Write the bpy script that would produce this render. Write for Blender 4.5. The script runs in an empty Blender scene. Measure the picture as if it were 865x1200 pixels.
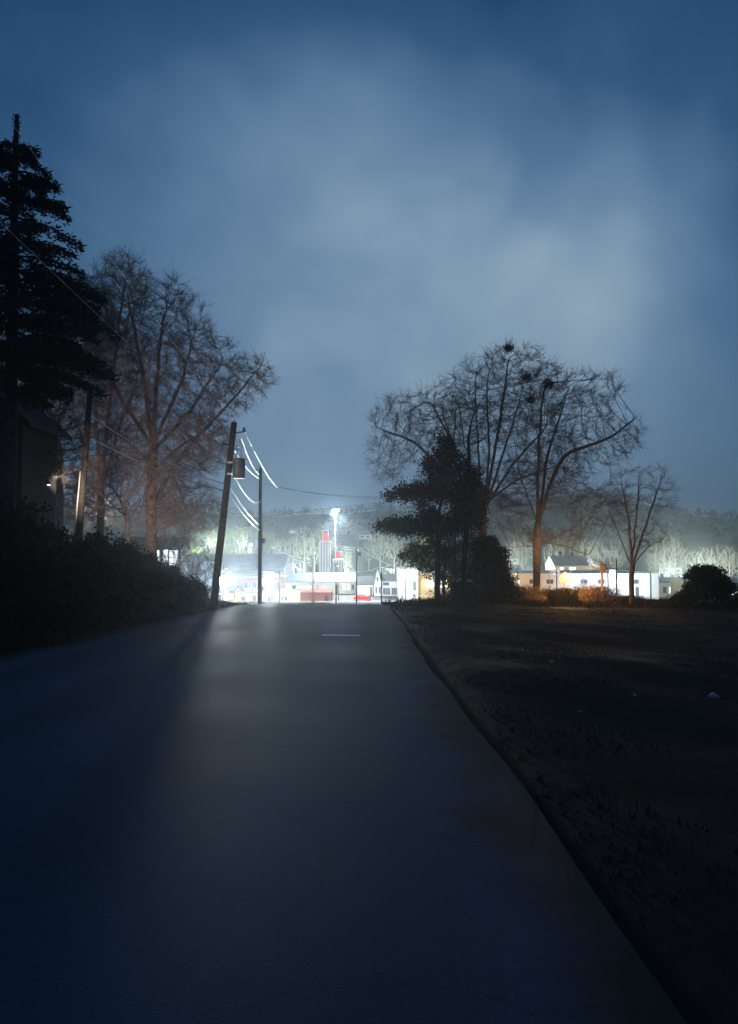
import bpy, bmesh, math, random
import numpy as np
from mathutils import Vector, Matrix
random.seed(7); np.random.seed(7)
R = math.radians
sc = bpy.context.scene
COL = sc.collection

# ------------------------------------------------------------------ camera
F = 880.0                      # focal length in photo pixels (865 x 1200)
PITCH = math.atan(40/880)
cam = bpy.data.cameras.new('camera'); co = bpy.data.objects.new('camera', cam); COL.objects.link(co)
co.location = (0, 0, 1.6); co.rotation_euler = (R(90)+PITCH, 0, 0)
cam.sensor_fit = 'VERTICAL'; cam.sensor_height = 36; cam.lens = 36*F/1200
cam.clip_start = 0.1; cam.clip_end = 9000
sc.camera = co
sc.view_settings.view_transform = 'Standard'; sc.view_settings.look = 'None'
sc.view_settings.gamma = 1; sc.view_settings.exposure = 0.0
sc.render.engine = 'CYCLES'
cy = sc.cycles
cy.use_denoising = True; cy.volume_step_rate = 1; cy.max_bounces = 6; cy.diffuse_bounces = 2
cy.glossy_bounces = 2; cy.transparent_max_bounces = 8; cy.volume_bounces = 0
cy.sample_clamp_indirect = 4; cy.use_light_tree = True

# ------------------------------------------------------------------ night sky
w = bpy.data.worlds.new('World'); sc.world = w; w.use_nodes = True
nt = w.node_tree; N = nt.nodes; L = nt.links
for n in list(N): N.remove(n)
def nd(t, **k):
    n = N.new(t)
    for a, b in k.items(): setattr(n, a, b)
    return n
def mth(op, a, b=None, clamp=False):
    n = nd('ShaderNodeMath', operation=op, use_clamp=clamp)
    for i, v in enumerate((a, b)):
        if v is None: continue
        if isinstance(v, (int, float)): n.inputs[i].default_value = v
        else: L.new(v, n.inputs[i])
    return n.outputs[0]
def skydir(px, py):
    u = (px-432.5)/F; v = (600-py)/F
    d = Vector((u, math.cos(PITCH)-v*math.sin(PITCH), math.sin(PITCH)+v*math.cos(PITCH)))
    return d.normalized()
tc = nd('ShaderNodeTexCoord')
def noise_at(scale, detail, dist, vec):
    n = nd('ShaderNodeTexNoise'); n.inputs['Scale'].default_value = scale
    n.inputs['Detail'].default_value = detail; n.inputs['Roughness'].default_value = .5
    n.inputs['Distortion'].default_value = dist; L.new(vec, n.inputs['Vector']); return n
warp = noise_at(2.2, 3, 0, tc.outputs['Generated'])
sub = nd('ShaderNodeVectorMath', operation='SUBTRACT'); L.new(warp.outputs['Color'], sub.inputs[0]); sub.inputs[1].default_value = (.5, .5, .5)
scl = nd('ShaderNodeVectorMath', operation='SCALE'); L.new(sub.outputs[0], scl.inputs[0]); scl.inputs['Scale'].default_value = .30
wv = nd('ShaderNodeVectorMath', operation='ADD'); L.new(tc.outputs['Generated'], wv.inputs[0]); L.new(scl.outputs[0], wv.inputs[1])
def bank_of_cloud(px, py, s, amp):
    dn = nd('ShaderNodeVectorMath', operation='DISTANCE'); L.new(wv.outputs[0], dn.inputs[0]); dn.inputs[1].default_value = skydir(px, py)
    q = mth('MULTIPLY', mth('MULTIPLY', dn.outputs['Value'], dn.outputs['Value']), -1/(s*s))
    return mth('MULTIPLY', mth('EXPONENT', q), amp)
CLOUD_BANKS = [(735, 300, .12, .36), (690, 370, .20, .20), (640, 470, .34, .26), (400, 170, .22, .13), (430, 340, .36, .26), (250, 380, .30, .20),
               (860, 430, .20, .10), (90, 60, .34, -.10), (450, 560, .30, .22), (690, 200, .12, .12), (850, 60, .36, -.22), (560, -20, .3, -.08), (10, -40, .25, -.06)]
acc = None
for b in CLOUD_BANKS:
    o = bank_of_cloud(*b); acc = o if acc is None else mth('ADD', acc, o)
n1 = noise_at(3.6, 6, .6, tc.outputs['Generated'])
acc = mth('ADD', acc, mth('MULTIPLY', mth('SUBTRACT', n1.outputs['Fac'], .5), .60))
sx = nd('ShaderNodeSeparateXYZ'); L.new(tc.outputs['Generated'], sx.inputs[0])
zen = mth('MULTIPLY', mth('SUBTRACT', sx.outputs['Z'], .55), -1.1)      # mostly unseen zenith shifted to deep blue, added to tint the road's light
zen = mth('MINIMUM', zen, 0)
acc = mth('ADD', acc, zen)
n2 = noise_at(9, 5, .3, tc.outputs['Generated'])
acc = mth('ADD', acc, mth('MULTIPLY', mth('SUBTRACT', n2.outputs['Fac'], .5), .24))
acc = mth('ADD', acc, .16, clamp=True)
ramp = nd('ShaderNodeValToRGB'); L.new(acc, ramp.inputs[0])
cr = ramp.color_ramp
cr.elements[0].position = 0; cr.elements[0].color = (.008, .038, .100, 1)
cr.elements[1].position = 1; cr.elements[1].color = (.23, .32, .395, 1)
for p, c in ((.25, (.022, .070, .150)), (.5, (.060, .128, .225)), (.75, (.115, .195, .300))):
    e = cr.elements.new(p); e.color = (*c, 1)
sky = nd('ShaderNodeTexSky', sky_type='NISHITA', sun_disc=False, sun_elevation=R(-4), sun_rotation=R(200))
bg1 = nd('ShaderNodeBackground'); L.new(sky.outputs[0], bg1.inputs[0]); bg1.inputs[1].default_value = .05
bg2 = nd('ShaderNodeBackground'); L.new(ramp.outputs[0], bg2.inputs[0]); bg2.inputs[1].default_value = 1.36
ad = nd('ShaderNodeAddShader'); L.new(bg1.outputs[0], ad.inputs[0]); L.new(bg2.outputs[0], ad.inputs[1])
out = nd('ShaderNodeOutputWorld'); L.new(ad.outputs[0], out.inputs[0])

# ------------------------------------------------------------------ helpers
def tag(o, label=None, cat=None, group=None, kind=None):
    for k, v in (('label', label), ('category', cat), ('group', group), ('kind', kind)):
        if v: o[k] = v
    return o
def empty(name, loc, label, cat, group=None, rz=0):
    o = bpy.data.objects.new(name, None); COL.objects.link(o); o.location = loc; o.rotation_euler.z = rz
    o.empty_display_size = .2
    return tag(o, label, cat, group)
def at(px, py, d):
    u = (px-432.5)/F; v = (600-py)/F
    y = math.cos(PITCH)-v*math.sin(PITCH); z = math.sin(PITCH)+v*math.cos(PITCH)
    s = d/y
    return Vector((u*s, d, 1.6+z*s))
def xat(px, d): return at(px, 640, d).x
def zat(py, d): return at(432, py, d).z

def mat(name, col, rough=.8, var=.25, scale=6, emit=None, estr=0, metal=0, bump=0, spec=.4, col2=None, coord='Object'):
    m = bpy.data.materials.new(name); m.use_nodes = True
    n = m.node_tree.nodes; l = m.node_tree.links; b = n['Principled BSDF']
    b.inputs['Roughness'].default_value = rough; b.inputs['Metallic'].default_value = metal
    b.inputs['Specular IOR Level'].default_value = spec
    if var > 0:
        t = n.new('ShaderNodeTexCoord'); x = n.new('ShaderNodeTexNoise'); x.inputs['Scale'].default_value = scale; x.inputs['Detail'].default_value = 5
        l.new(t.outputs[coord], x.inputs['Vector'])
        r = n.new('ShaderNodeValToRGB'); l.new(x.outputs['Fac'], r.inputs[0])
        c2 = col2 or tuple(c*(1+var) for c in col)
        r.color_ramp.elements[0].position = .3; r.color_ramp.elements[0].color = (*[c*(1-var) for c in col], 1)
        r.color_ramp.elements[1].position = .7; r.color_ramp.elements[1].color = (*c2, 1)
        l.new(r.outputs[0], b.inputs['Base Color'])
        if bump:
            bp = n.new('ShaderNodeBump'); bp.inputs['Strength'].default_value = bump; bp.inputs['Distance'].default_value = .05
            l.new(x.outputs['Fac'], bp.inputs['Height']); l.new(bp.outputs[0], b.inputs['Normal'])
    else: b.inputs['Base Color'].default_value = (*col, 1)
    if emit: b.inputs['Emission Color'].default_value = (*emit, 1); b.inputs['Emission Strength'].default_value = estr
    return m

class MB:
    """collects vertices and faces for ONE mesh"""
    def __init__(s): s.v = []; s.f = []; s.n = 0; s.fm = []
    def add(s, v, f, mi=0):
        v = np.asarray(v, float).reshape(-1, 3); s.v.append(v)
        for q in f: s.f.append([i+s.n for i in q]); s.fm.append(mi)
        s.n += len(v); return s
    def box(s, x0, x1, y0, y1, z0, z1, mi=0):
        v = [(x, y, z) for z in (z0, z1) for (x, y) in ((x0, y0), (x1, y0), (x1, y1), (x0, y1))]
        return s.add(v, [(3, 2, 1, 0), (4, 5, 6, 7), (0, 1, 5, 4), (1, 2, 6, 5), (2, 3, 7, 6), (3, 0, 4, 7)], mi)
    def tube(s, pts, rad, k=8, caps=True, mi=0):
        pts = np.asarray(pts, float); n = len(pts)
        rad = np.ones(n)*rad if np.isscalar(rad) else np.asarray(rad, float)
        t = np.gradient(pts, axis=0); t /= np.linalg.norm(t, axis=1)[:, None]+1e-9
        ref = np.array([0, 0, 1.]) if abs(t[:, 2]).mean() < .8 else np.array([1., 0, 0])
        a = np.cross(t, ref); a /= np.linalg.norm(a, axis=1)[:, None]+1e-9
        b = np.cross(t, a)
        ang = np.arange(k)/k*2*math.pi
        v = pts[:, None]+rad[:, None, None]*(a[:, None]*np.cos(ang)[None, :, None]+b[:, None]*np.sin(ang)[None, :, None])
        f = []
        for i in range(n-1):
            for j in range(k):
                j2 = (j+1) % k; f.append((i*k+j, i*k+j2, (i+1)*k+j2, (i+1)*k+j))
        if caps: f.append(tuple(range(k-1, -1, -1))); f.append(tuple((n-1)*k+j for j in range(k)))
        return s.add(v, f, mi)
    def prism(s, poly, y0, y1, mi=0):
        """poly in (x,z), extruded along y"""
        n = len(poly)
        v = [(x, y0, z) for x, z in poly]+[(x, y1, z) for x, z in poly]
        f = [tuple(range(n)), tuple(range(2*n-1, n-1, -1))]+[(i, i+n, (i+1) % n+n, (i+1) % n) for i in range(n)]
        return s.add(v, f, mi)
    def prismx(s, poly, x0, x1, mi=0):
        """poly in (y,z), extruded along x"""
        n = len(poly)
        v = [(x0, y, z) for y, z in poly]+[(x1, y, z) for y, z in poly]
        f = [tuple(range(n-1, -1, -1)), tuple(range(n, 2*n))]+[(i, (i+1) % n, (i+1) % n+n, i+n) for i in range(n)]
        return s.add(v, f, mi)
    def sphere(s, c, r, seg=10, rings=6, mi=0):
        v = []; f = []
        r = (r, r, r) if np.isscalar(r) else r
        for i in range(rings+1):
            th = math.pi*i/rings
            for j in range(seg):
                ph = 2*math.pi*j/seg
                v.append((c[0]+r[0]*math.sin(th)*math.cos(ph), c[1]+r[1]*math.sin(th)*math.sin(ph), c[2]+r[2]*math.cos(th)))
        for i in range(rings):
            for j in range(seg):
                j2 = (j+1) % seg; f.append((i*seg+j, i*seg+j2, (i+1)*seg+j2, (i+1)*seg+j))
        return s.add(v, f, mi)
    def cards(s, c, size, aspect=.6, mi=0, up=0.0):
        """small leaf faces round the centres c"""
        c = np.asarray(c, float); n = len(c)
        a = np.random.normal(size=(n, 3)); a[:, 2] *= (1-up); a /= np.linalg.norm(a, axis=1)[:, None]
        b = np.random.normal(size=(n, 3)); b -= a*(a*b).sum(1)[:, None]; b /= np.linalg.norm(b, axis=1)[:, None]
        sz = np.asarray(size)*np.random.uniform(.6, 1.3, n)
        a *= sz[:, None]; b *= (sz*aspect)[:, None]
        v = np.stack([c-a, c+b, c+a, c-b], 1).reshape(-1, 3)
        return s.add(v, [(4*i, 4*i+1, 4*i+2, 4*i+3) for i in range(n)], mi)
    def build(s, name, m, parent=None, smooth=False):
        me = bpy.data.meshes.new(name)
        v = np.concatenate(s.v) if s.v else np.zeros((0, 3))
        if parent is not None and isinstance(parent, bpy.types.Object): off = np.array(world_loc(parent))
        else: off = np.zeros(3)
        me.from_pydata((v-off).tolist(), [], s.f); me.update()
        for mm in (m if isinstance(m, (list, tuple)) else [m]): me.materials.append(mm)
        if any(s.fm): me.polygons.foreach_set('material_index', s.fm)
        if smooth: me.polygons.foreach_set('use_smooth', [True]*len(me.polygons))
        o = bpy.data.objects.new(name, me); COL.objects.link(o)
        if parent is not None: o.parent = parent
        return o
def world_loc(o):
    p = Vector((0, 0, 0))
    while o is not None: p += o.location; o = o.parent
    return p
def copy_tree(o, loc, sx=1, sz=1, rz=0, label=None, group=None):
    c = o.copy(); COL.objects.link(c); c.location = loc; c.scale = (sx, sx, sz); c.rotation_euler.z = rz
    if label: c['label'] = label
    if group: c['group'] = group
    for ch in list(o.children):
        k = ch.copy(); COL.objects.link(k); k.parent = c
    return c
def lamp(kind, loc, energy, color, parent=None, size=.3, aim=None, angle=120, blend=.6):
    l = bpy.data.lights.new('lamp_light', kind); l.energy = energy; l.color = color
    l.shadow_soft_size = size
    o = bpy.data.objects.new('lamp_light', l); COL.objects.link(o)
    if kind == 'SPOT':
        l.spot_size = R(angle); l.spot_blend = blend
        o.rotation_euler = (Vector(aim)-Vector(loc)).to_track_quat('-Z', 'Y').to_euler()
    o.location = Vector(loc)-(world_loc(parent) if parent else Vector())
    if parent: o.parent = parent
    return o

# ------------------------------------------------------------------ terrain
PZ = [(-60, 1.6), (0, 0), (38, -1.52), (44, -1.78), (50, -2.26), (60, -3.3), (80, -5.6), (110, -8.8), (140, -11.3), (160, -12), (310, -12),
      (370, -9), (450, 1), (520, 8), (650, 14), (900, 24)]
RIDGE = [(-600, 600), (0, 588), (200, 600), (300, 606), (440, 602), (560, 592), (650, 584), (690, 577), (706, 576), (730, 582), (760, 596), (810, 604), (865, 611), (1400, 640)]
py_, pz_ = np.array(PZ).T; rx_, ry_ = np.array(RIDGE).T
def sm(t): t = np.clip(t, 0, 1); return t*t*(3-2*t)
def road_z(y): return np.interp(y, py_, pz_)
ys_ = np.arange(-60, 1000, 1.0); zs_ = np.interp(ys_, py_, pz_)
for _ in range(12): zs_[1:-1] = (zs_[:-2]+zs_[1:-1]*2+zs_[2:])/4
def road_z(y): return np.interp(y, ys_, zs_)
EDGE_R, EDGE_L = 1.12, -7.5
def gz(x, y):
    x = np.asarray(x, float); y = np.asarray(y, float)
    z = road_z(y)
    fade = sm((150-y)/40)
    near = sm((58-y)/14)
    env = np.interp(y, [-60, 30, 37, 44, 56, 80], [1, 1, .8, .45, .2, 0])
    z = z + env*1.9*sm((-8.2-x)/4.5) + .05*np.clip(-13-x, 0, 30)*env
    z = z - near*.014*np.clip(x-1.2, 0, 40) + near*.06*sm((x-EDGE_R)/.5)
    z = z + fade*.05*sm((np.abs(x+3.2)-4.4)/1.5)*(np.sin(x*.9+y*.33)+np.sin(y*.71-x*.4)+.6*np.sin(x*2.1+y*1.3))
    z = z - .06*sm((4.6-np.abs(x+3.2))/.25)*fade
    z = z - .15*sm((y-150)/12)*sm((312-y)/8)
    px = 432.5+F*x/np.maximum(y, 1)
    rz = 1.6+(640-np.interp(px, rx_, ry_))/F*1050
    rz = rz + 1.2*np.sin(x*.07)+1.2*np.sin(x*.03+2)+1.4*np.sin(px*.06)
    t = sm((y-650)/400)
    z = np.where(y > 650, z*(1-t)+rz*t, z)
    z = np.where(y > 1050, rz-(y-1050)*.05, z)
    roll = sm((y-330)/100)*(1-t)
    z = z+roll*(3*np.sin(x*.022+1)+1.5*np.sin(x*.05+y*.02))
    return z
yy = np.concatenate([np.arange(-60, 0, 4), np.arange(0, 60, .5), np.arange(60, 180, 4), np.arange(180, 700, 15), np.arange(700, 1090, 30), np.arange(1100, 2301, 150)])
uu = np.linspace(-1, 1, 261); uu = np.sign(uu)*np.abs(uu)**1.5
rows = []
for y in yy:
    wd = max(45, 60+1.5*y); x = uu*wd
    rows.append(np.stack([x, np.full_like(x, y), gz(x, y)], 1))
V = np.array(rows); nr, nc = V.shape[:2]
def sheet(name, V, m):
    nr, nc = V.shape[:2]; b = MB()
    b.add(V.reshape(-1, 3), [(i*nc+j, i*nc+j+1, (i+1)*nc+j+1, (i+1)*nc+j) for i in range(nr-1) for j in range(nc-1)])
    o = b.build(name, m, smooth=True); tag(o, kind='structure'); return o
M = {}
M['grass_soil'] = mat('grass_soil', (.020, .017, .013), .95, .45, .9, bump=.6, col2=(.032, .026, .018), spec=.1)
M['hill'] = mat('hill_woods', (.028, .033, .024), .95, .4, .02, spec=.05)
ksplit = int(np.searchsorted(yy, 680))
sheet('ground', V[:ksplit+1], M['grass_soil'])
sheet('hills', V[ksplit:], M['hill'])

# asphalt: speckled aggregate, tar-patched, a little sheen
def asphalt(name, base, rough, spec=.5, edge=False):
    m = bpy.data.materials.new(name); m.use_nodes = True; n = m.node_tree.nodes; l = m.node_tree.links; b = n['Principled BSDF']
    t = n.new('ShaderNodeTexCoord')
    def no(s, d): x = n.new('ShaderNodeTexNoise'); x.inputs['Scale'].default_value = s; x.inputs['Detail'].default_value = d; l.new(t.outputs['Object'], x.inputs['Vector']); return x
    big = no(.35, 4); fine = no(85, 8)
    mx = n.new('ShaderNodeMix'); mx.data_type = 'RGBA'; mx.blend_type = 'MIX'
    l.new(big.outputs['Fac'], mx.inputs['Factor']); mx.inputs[6].default_value = (*[c*.6 for c in base], 1); mx.inputs[7].default_value = (*[c*1.35 for c in base], 1)
    m2 = n.new('ShaderNodeMix'); m2.data_type = 'RGBA'; m2.blend_type = 'MULTIPLY'; m2.inputs['Factor'].default_value = .7
    r = n.new('ShaderNodeValToRGB'); r.color_ramp.elements[0].position = .35; r.color_ramp.elements[0].color = (.45, .45, .45, 1); r.color_ramp.elements[1].position = .7; r.color_ramp.elements[1].color = (1.5, 1.5, 1.5, 1)
    l.new(fine.outputs['Fac'], r.inputs[0]); l.new(mx.outputs[2], m2.inputs[6]); l.new(r.outputs[0], m2.inputs[7]); l.new(m2.outputs[2], b.inputs['Base Color'])
    rr = n.new('ShaderNodeMapRange'); rr.inputs['To Min'].default_value = rough-.08; rr.inputs['To Max'].default_value = rough+.1; l.new(big.outputs['Fac'], rr.inputs['Value']); l.new(rr.outputs[0], b.inputs['Roughness'])
    bp = n.new('ShaderNodeBump'); bp.inputs['Strength'].default_value = .22; bp.inputs['Distance'].default_value = .0025; l.new(fine.outputs['Fac'], bp.inputs['Height']); l.new(bp.outputs[0], b.inputs['Normal'])
    # fine crack network and tar seams
    vo = n.new('ShaderNodeTexVoronoi'); vo.feature = 'DISTANCE_TO_EDGE'; vo.inputs['Scale'].default_value = .55
    wn = no(1.3, 4); vm = n.new('ShaderNodeVectorMath'); vm.operation = 'ADD'; l.new(t.outputs['Object'], vm.inputs[0]); l.new(wn.outputs['Color'], vm.inputs[1]); l.new(vm.outputs[0], vo.inputs['Vector'])
    cr_ = n.new('ShaderNodeMapRange'); cr_.inputs['From Max'].default_value = .02; cr_.inputs['To Min'].default_value = .78; l.new(vo.outputs['Distance'], cr_.inputs['Value'])
    m3 = n.new('ShaderNodeMix'); m3.data_type = 'RGBA'; m3.blend_type = 'MULTIPLY'; m3.inputs['Factor'].default_value = 1; l.new(m2.outputs[2], m3.inputs[6]); l.new(cr_.outputs[0], m3.inputs[7])
    # wheel tracks polished lighter along the road
    wt = n.new('ShaderNodeTexWave'); wt.bands_direction = 'X'; wt.inputs['Scale'].default_value = .17; wt.inputs['Distortion'].default_value = 1.2; l.new(t.outputs['Object'], wt.inputs['Vector'])
    mr_ = n.new('ShaderNodeMapRange'); mr_.inputs['To Min'].default_value = .82; mr_.inputs['To Max'].default_value = 1.15; l.new(wt.outputs['Fac'], mr_.inputs['Value'])
    m4 = n.new('ShaderNodeMix'); m4.data_type = 'RGBA'; m4.blend_type = 'MULTIPLY'; m4.inputs['Factor'].default_value = 1; l.new(m3.outputs[2], m4.inputs[6]); l.new(mr_.outputs[0], m4.inputs[7]); 
    # earth washed over the ragged edges
    sp = n.new('ShaderNodeSeparateXYZ'); l.new(t.outputs['Object'], sp.inputs[0]); en = no(1.1, 6)
    a1 = n.new('ShaderNodeMath'); a1.operation = 'ADD'; a1.inputs[1].default_value = 3.19; l.new(sp.outputs['X'], a1.inputs[0])
    a2 = n.new('ShaderNodeMath'); a2.operation = 'ABSOLUTE'; l.new(a1.outputs[0], a2.inputs[0])
    a3 = n.new('ShaderNodeMath'); a3.operation = 'MULTIPLY_ADD'; a3.inputs[1].default_value = 1.5; l.new(en.outputs['Fac'], a3.inputs[0]); l.new(a2.outputs[0], a3.inputs[2])
    er = n.new('ShaderNodeMapRange'); er.inputs['From Min'].default_value = 4.45; er.inputs['From Max'].default_value = 5.0; l.new(a3.outputs[0], er.inputs['Value'])
    m5 = n.new('ShaderNodeMix'); m5.data_type = 'RGBA'; l.new(er.outputs[0], m5.inputs['Factor']); l.new(m4.outputs[2], m5.inputs[6]); m5.inputs[7].default_value = (.024, .021, .016, 1) if edge else m5.inputs[6].default_value
    l.new((m5 if edge else m4).outputs[2], b.inputs['Base Color'])
    b.inputs['Specular IOR Level'].default_value = spec
    return m
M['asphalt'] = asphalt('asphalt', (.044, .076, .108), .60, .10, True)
M['lot'] = asphalt('lot_asphalt', (.10, .10, .095), .75)
M['concrete'] = mat('concrete', (.34, .33, .30), .85, .2, 1.5)
ry = np.concatenate([np.arange(-12, 60, .5), np.arange(60, 174, 3)])
def road_edges(y):
    l = EDGE_L + .10*math.sin(y*.23)+.03*math.sin(y*1.1); r = EDGE_R+.05*math.sin(y*.31)+.018*math.sin(y*1.3)
    return l, r
V2 = []
for y in ry:
    l_, r_ = road_edges(y); xs = np.linspace(l_, r_, 15)
    crown = .05*(1-((xs+3.2)/4.3)**2)
    V2.append(np.stack([xs, np.full(15, y), road_z(y)+crown-.005], 1))
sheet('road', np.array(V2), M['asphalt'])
def flat(name, x0, x1, y0, y1, z, m):
    return sheet(name, np.array([[(x, y, z) for x in np.linspace(x0, x1, 9)] for y in np.linspace(y0, y1, 3)]), m)
flat('cross_street', -200, 260, 171, 183, -11.99, M['lot'])
V3 = np.array([[(x, y, float(road_z(y))+.05*(1-((x+3.2)/4.3)**2)-.001) for x in np.linspace(-1.25, -.25, 6)] for y in np.linspace(20.0, 20.32, 3)])
sheet('road_marking', V3, mat('worn_white_line', (.75, .75, .72), .5, .4, 14, spec=.5))
o = MB().box(-200, 260, 183, 185.5, -12.2, -11.86).build('pavement', M['concrete']); tag(o, kind='structure')
flat('car_park', -200, 260, 185.5, 306, -11.95, M['lot'])

# ------------------------------------------------------------------ materials
M['bark'] = mat('bark', (.17, .14, .115), .9, .4, 5, bump=.5, spec=.15)
M['bark_red'] = mat('bark_reddish', (.27, .205, .18), .9, .35, 5, bump=.4, spec=.15)
M['bark_dark'] = mat('bark_dark', (.042, .036, .030), .9, .4, 5, bump=.5, spec=.1)
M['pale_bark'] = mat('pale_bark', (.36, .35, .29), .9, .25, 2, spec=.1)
M['needle'] = mat('needles', (.022, .036, .026), .8, .35, 2, spec=.15)
M['evergreen'] = mat('evergreen_leaf', (.026, .045, .022), .7, .35, 3, spec=.2)
M['brown_leaf'] = mat('dead_leaf', (.060, .030, .022), .8, .35, 3, spec=.15)
M['green_leaf'] = mat('green_leaf', (.06, .085, .030), .7, .35, 3, spec=.25)
M['olive_leaf'] = mat('olive_leaf', (.26, .31, .12), .8, .3, .4, spec=.1)
M['brush'] = mat('dry_brush', (.105, .062, .034), .95, .4, 2, spec=.05)
M['straw'] = mat('dry_grass', (.045, .036, .024), .9, .4, 1.2, spec=.1)
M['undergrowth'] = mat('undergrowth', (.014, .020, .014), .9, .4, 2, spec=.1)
M['pole_wood'] = mat('pole_wood', (.050, .042, .035), .85, .4, 9, bump=.4, spec=.15)
M['galv'] = mat('galvanised_steel', (.42, .43, .44), .45, .15, 8, metal=.7)
M['grey_paint'] = mat('grey_paint', (.10, .12, .13), .5, .2, 6)
M['ceramic'] = mat('porcelain', (.55, .55, .52), .25, .1, 8)
M['wire'] = mat('bare_wire', (.85, .86, .88), .38, .06, 8, metal=.85)
M['wire_dark'] = mat('insulated_wire', (.03, .03, .035), .6, .1, 8)
M['guard'] = mat('pale_guard', (.62, .58, .50), .35, .2, 6)
M['white_wall'] = mat('white_wall', (.74, .74, .72), .7, .10, .5)
M['cream_wall'] = mat('cream_wall', (.66, .62, .38), .75, .12, .6)
M['tan_wall'] = mat('tan_wall', (.52, .42, .24), .75, .15, .6)
M['grey_wall'] = mat('grey_wall', (.34, .35, .38), .75, .15, .6)
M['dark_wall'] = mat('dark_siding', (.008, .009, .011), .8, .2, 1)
M['slate_roof'] = mat('grey_roof', (.17, .18, .21), .8, .2, .4)
M['metal_roof'] = mat('blue_grey_roof', (.24, .28, .34), .5, .15, .5)
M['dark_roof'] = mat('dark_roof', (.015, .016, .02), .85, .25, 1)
M['glass'] = mat('window_glass', (.10, .13, .16), .12, .1, 1, spec=.6)
M['lit'] = mat('lit_window', (.8, .8, .75), .5, 0, emit=(1, .97, .88), estr=2.2)
M['lit_cool'] = mat('lit_window_cool', (.8, .8, .8), .5, 0, emit=(.85, .93, 1), estr=2.0)
M['trim'] = mat('trim_white', (.72, .72, .70), .6, .08, 2)
M['red_sign'] = mat('red_panel', (.70, .05, .05), .4, .1, 1, emit=(1, .08, .07), estr=.55)
M['red_paint'] = mat('red_paint', (.55, .02, .015), .25, .1, 2)
M['tyre'] = mat('tyre', (.02, .02, .02), .8, .2, 6)
M['bulb_white'] = mat('lamp_white', (1, 1, 1), .5, 0, emit=(.93, .97, 1), estr=60)
M['bulb_warm'] = mat('lamp_warm', (1, 1, 1), .5, 0, emit=(1, .86, .6), estr=30)
M['bulb_sodium'] = mat('lamp_sodium', (.25, .09, .02), .5, 0, emit=(1, .31, .05), estr=3.0)
M['tail'] = mat('tail_light', (.6, .02, .02), .3, 0, emit=(1, .05, .03), estr=6)
M['litter'] = mat('white_litter', (.5, .5, .48), .5, .1, 20)
def brick(name, c1, c2, mortar, scale=1.0):
    m = bpy.data.materials.new(name); m.use_nodes = True; n = m.node_tree.nodes; l = m.node_tree.links; b = n['Principled BSDF']
    t = n.new('ShaderNodeTexCoord'); mp = n.new('ShaderNodeMapping'); mp.inputs['Rotation'].default_value = (R(90), 0, 0)
    l.new(t.outputs['Object'], mp.inputs['Vector'])
    k = n.new('ShaderNodeTexBrick'); k.inputs['Scale'].default_value = scale; k.inputs['Color1'].default_value = (*c1, 1); k.inputs['Color2'].default_value = (*c2, 1); k.inputs['Mortar'].default_value = (*mortar, 1)
    k.inputs['Brick Width'].default_value = .4; k.inputs['Row Height'].default_value = .14; k.inputs['Mortar Size'].default_value = .012
    l.new(mp.outputs[0], k.inputs['Vector']); l.new(k.outputs['Color'], b.inputs['Base Color']); b.inputs['Roughness'].default_value = .9
    return m
M['brick_red'] = brick('red_brick', (.44, .15, .10), (.36, .12, .08), (.4, .3, .26))
M['brick_dark'] = brick('dark_brick', (.20, .035, .035), (.15, .028, .03), (.22, .12, .10))

# ------------------------------------------------------------------ trees
def colonize(path, att, step=.45, infl=4.0, kill=.9, grav=.05, iters=140, maxn=9000, par0=None):
    """grow a skeleton from the trunk path into the cloud of attractors"""
    P = [np.array(p, float) for p in path]; par = list(par0) if par0 else [-1]+list(range(len(path)-1))
    att = np.array(att, float)
    for _ in range(60):       # make sure the trunk top sees something
        if len(att) == 0 or np.min(np.linalg.norm(att-P[-1], axis=1)) < infl: break
        d = att.mean(0)-P[-1]; d /= np.linalg.norm(d); P.append(P[-1]+d*step); par.append(len(P)-2)
    A = np.array(P)
    D = np.linalg.norm(att[:, None]-A[None], axis=2); near = D.argmin(1); nd_ = D.min(1)
    for it in range(iters):
        act = nd_ < infl
        if not act.any() or len(P) > maxn: break
        dirs = {}
        d = att-A[near]; d /= (np.linalg.norm(d, axis=1)[:, None]+1e-9)
        idx = near[act]; sums = np.zeros((len(A), 3)); np.add.at(sums, idx, d[act])
        g = np.where(np.abs(sums).sum(1) > 0)[0]
        v = sums[g]; v /= (np.linalg.norm(v, axis=1)[:, None]+1e-9)
        v += np.random.normal(scale=.09, size=v.shape); v[:, 2] += grav; v /= np.linalg.norm(v, axis=1)[:, None]
        new = A[g]+v*step
        # skip nodes that would sit on top of a sibling
        keep = []
        for k in range(len(g)):
            keep.append(np.min(np.linalg.norm(A-new[k], axis=1)) > step*.35)
        keep = np.array(keep)
        if not keep.any(): break
        new = new[keep]; g = g[keep]
        base = len(A); A = np.vstack([A, new]); par += list(g); P += list(new)
        D = np.linalg.norm(att[:, None]-new[None], axis=2); m = D.min(1); a = D.argmin(1)
        b = m < nd_; near[b] = base+a[b]; nd_[b] = m[b]
        al = nd_ > kill; att = att[al]; near = near[al]; nd_ = nd_[al]
        if len(att) == 0: break
    return A, np.array(par)
def radii(A, par, R0, e=2.35, r0=.009):
    n = len(A); s = np.zeros(n); r = np.zeros(n)
    for i in range(n-1, -1, -1):
        r[i] = s[i]**(1/e) if s[i] > 0 else r0
        if par[i] >= 0: s[par[i]] += r[i]**e
    k = math.log(R0/r0)/math.log(max(r[0]/r0, 1.01))
    return r0*(r/r0)**k
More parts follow.
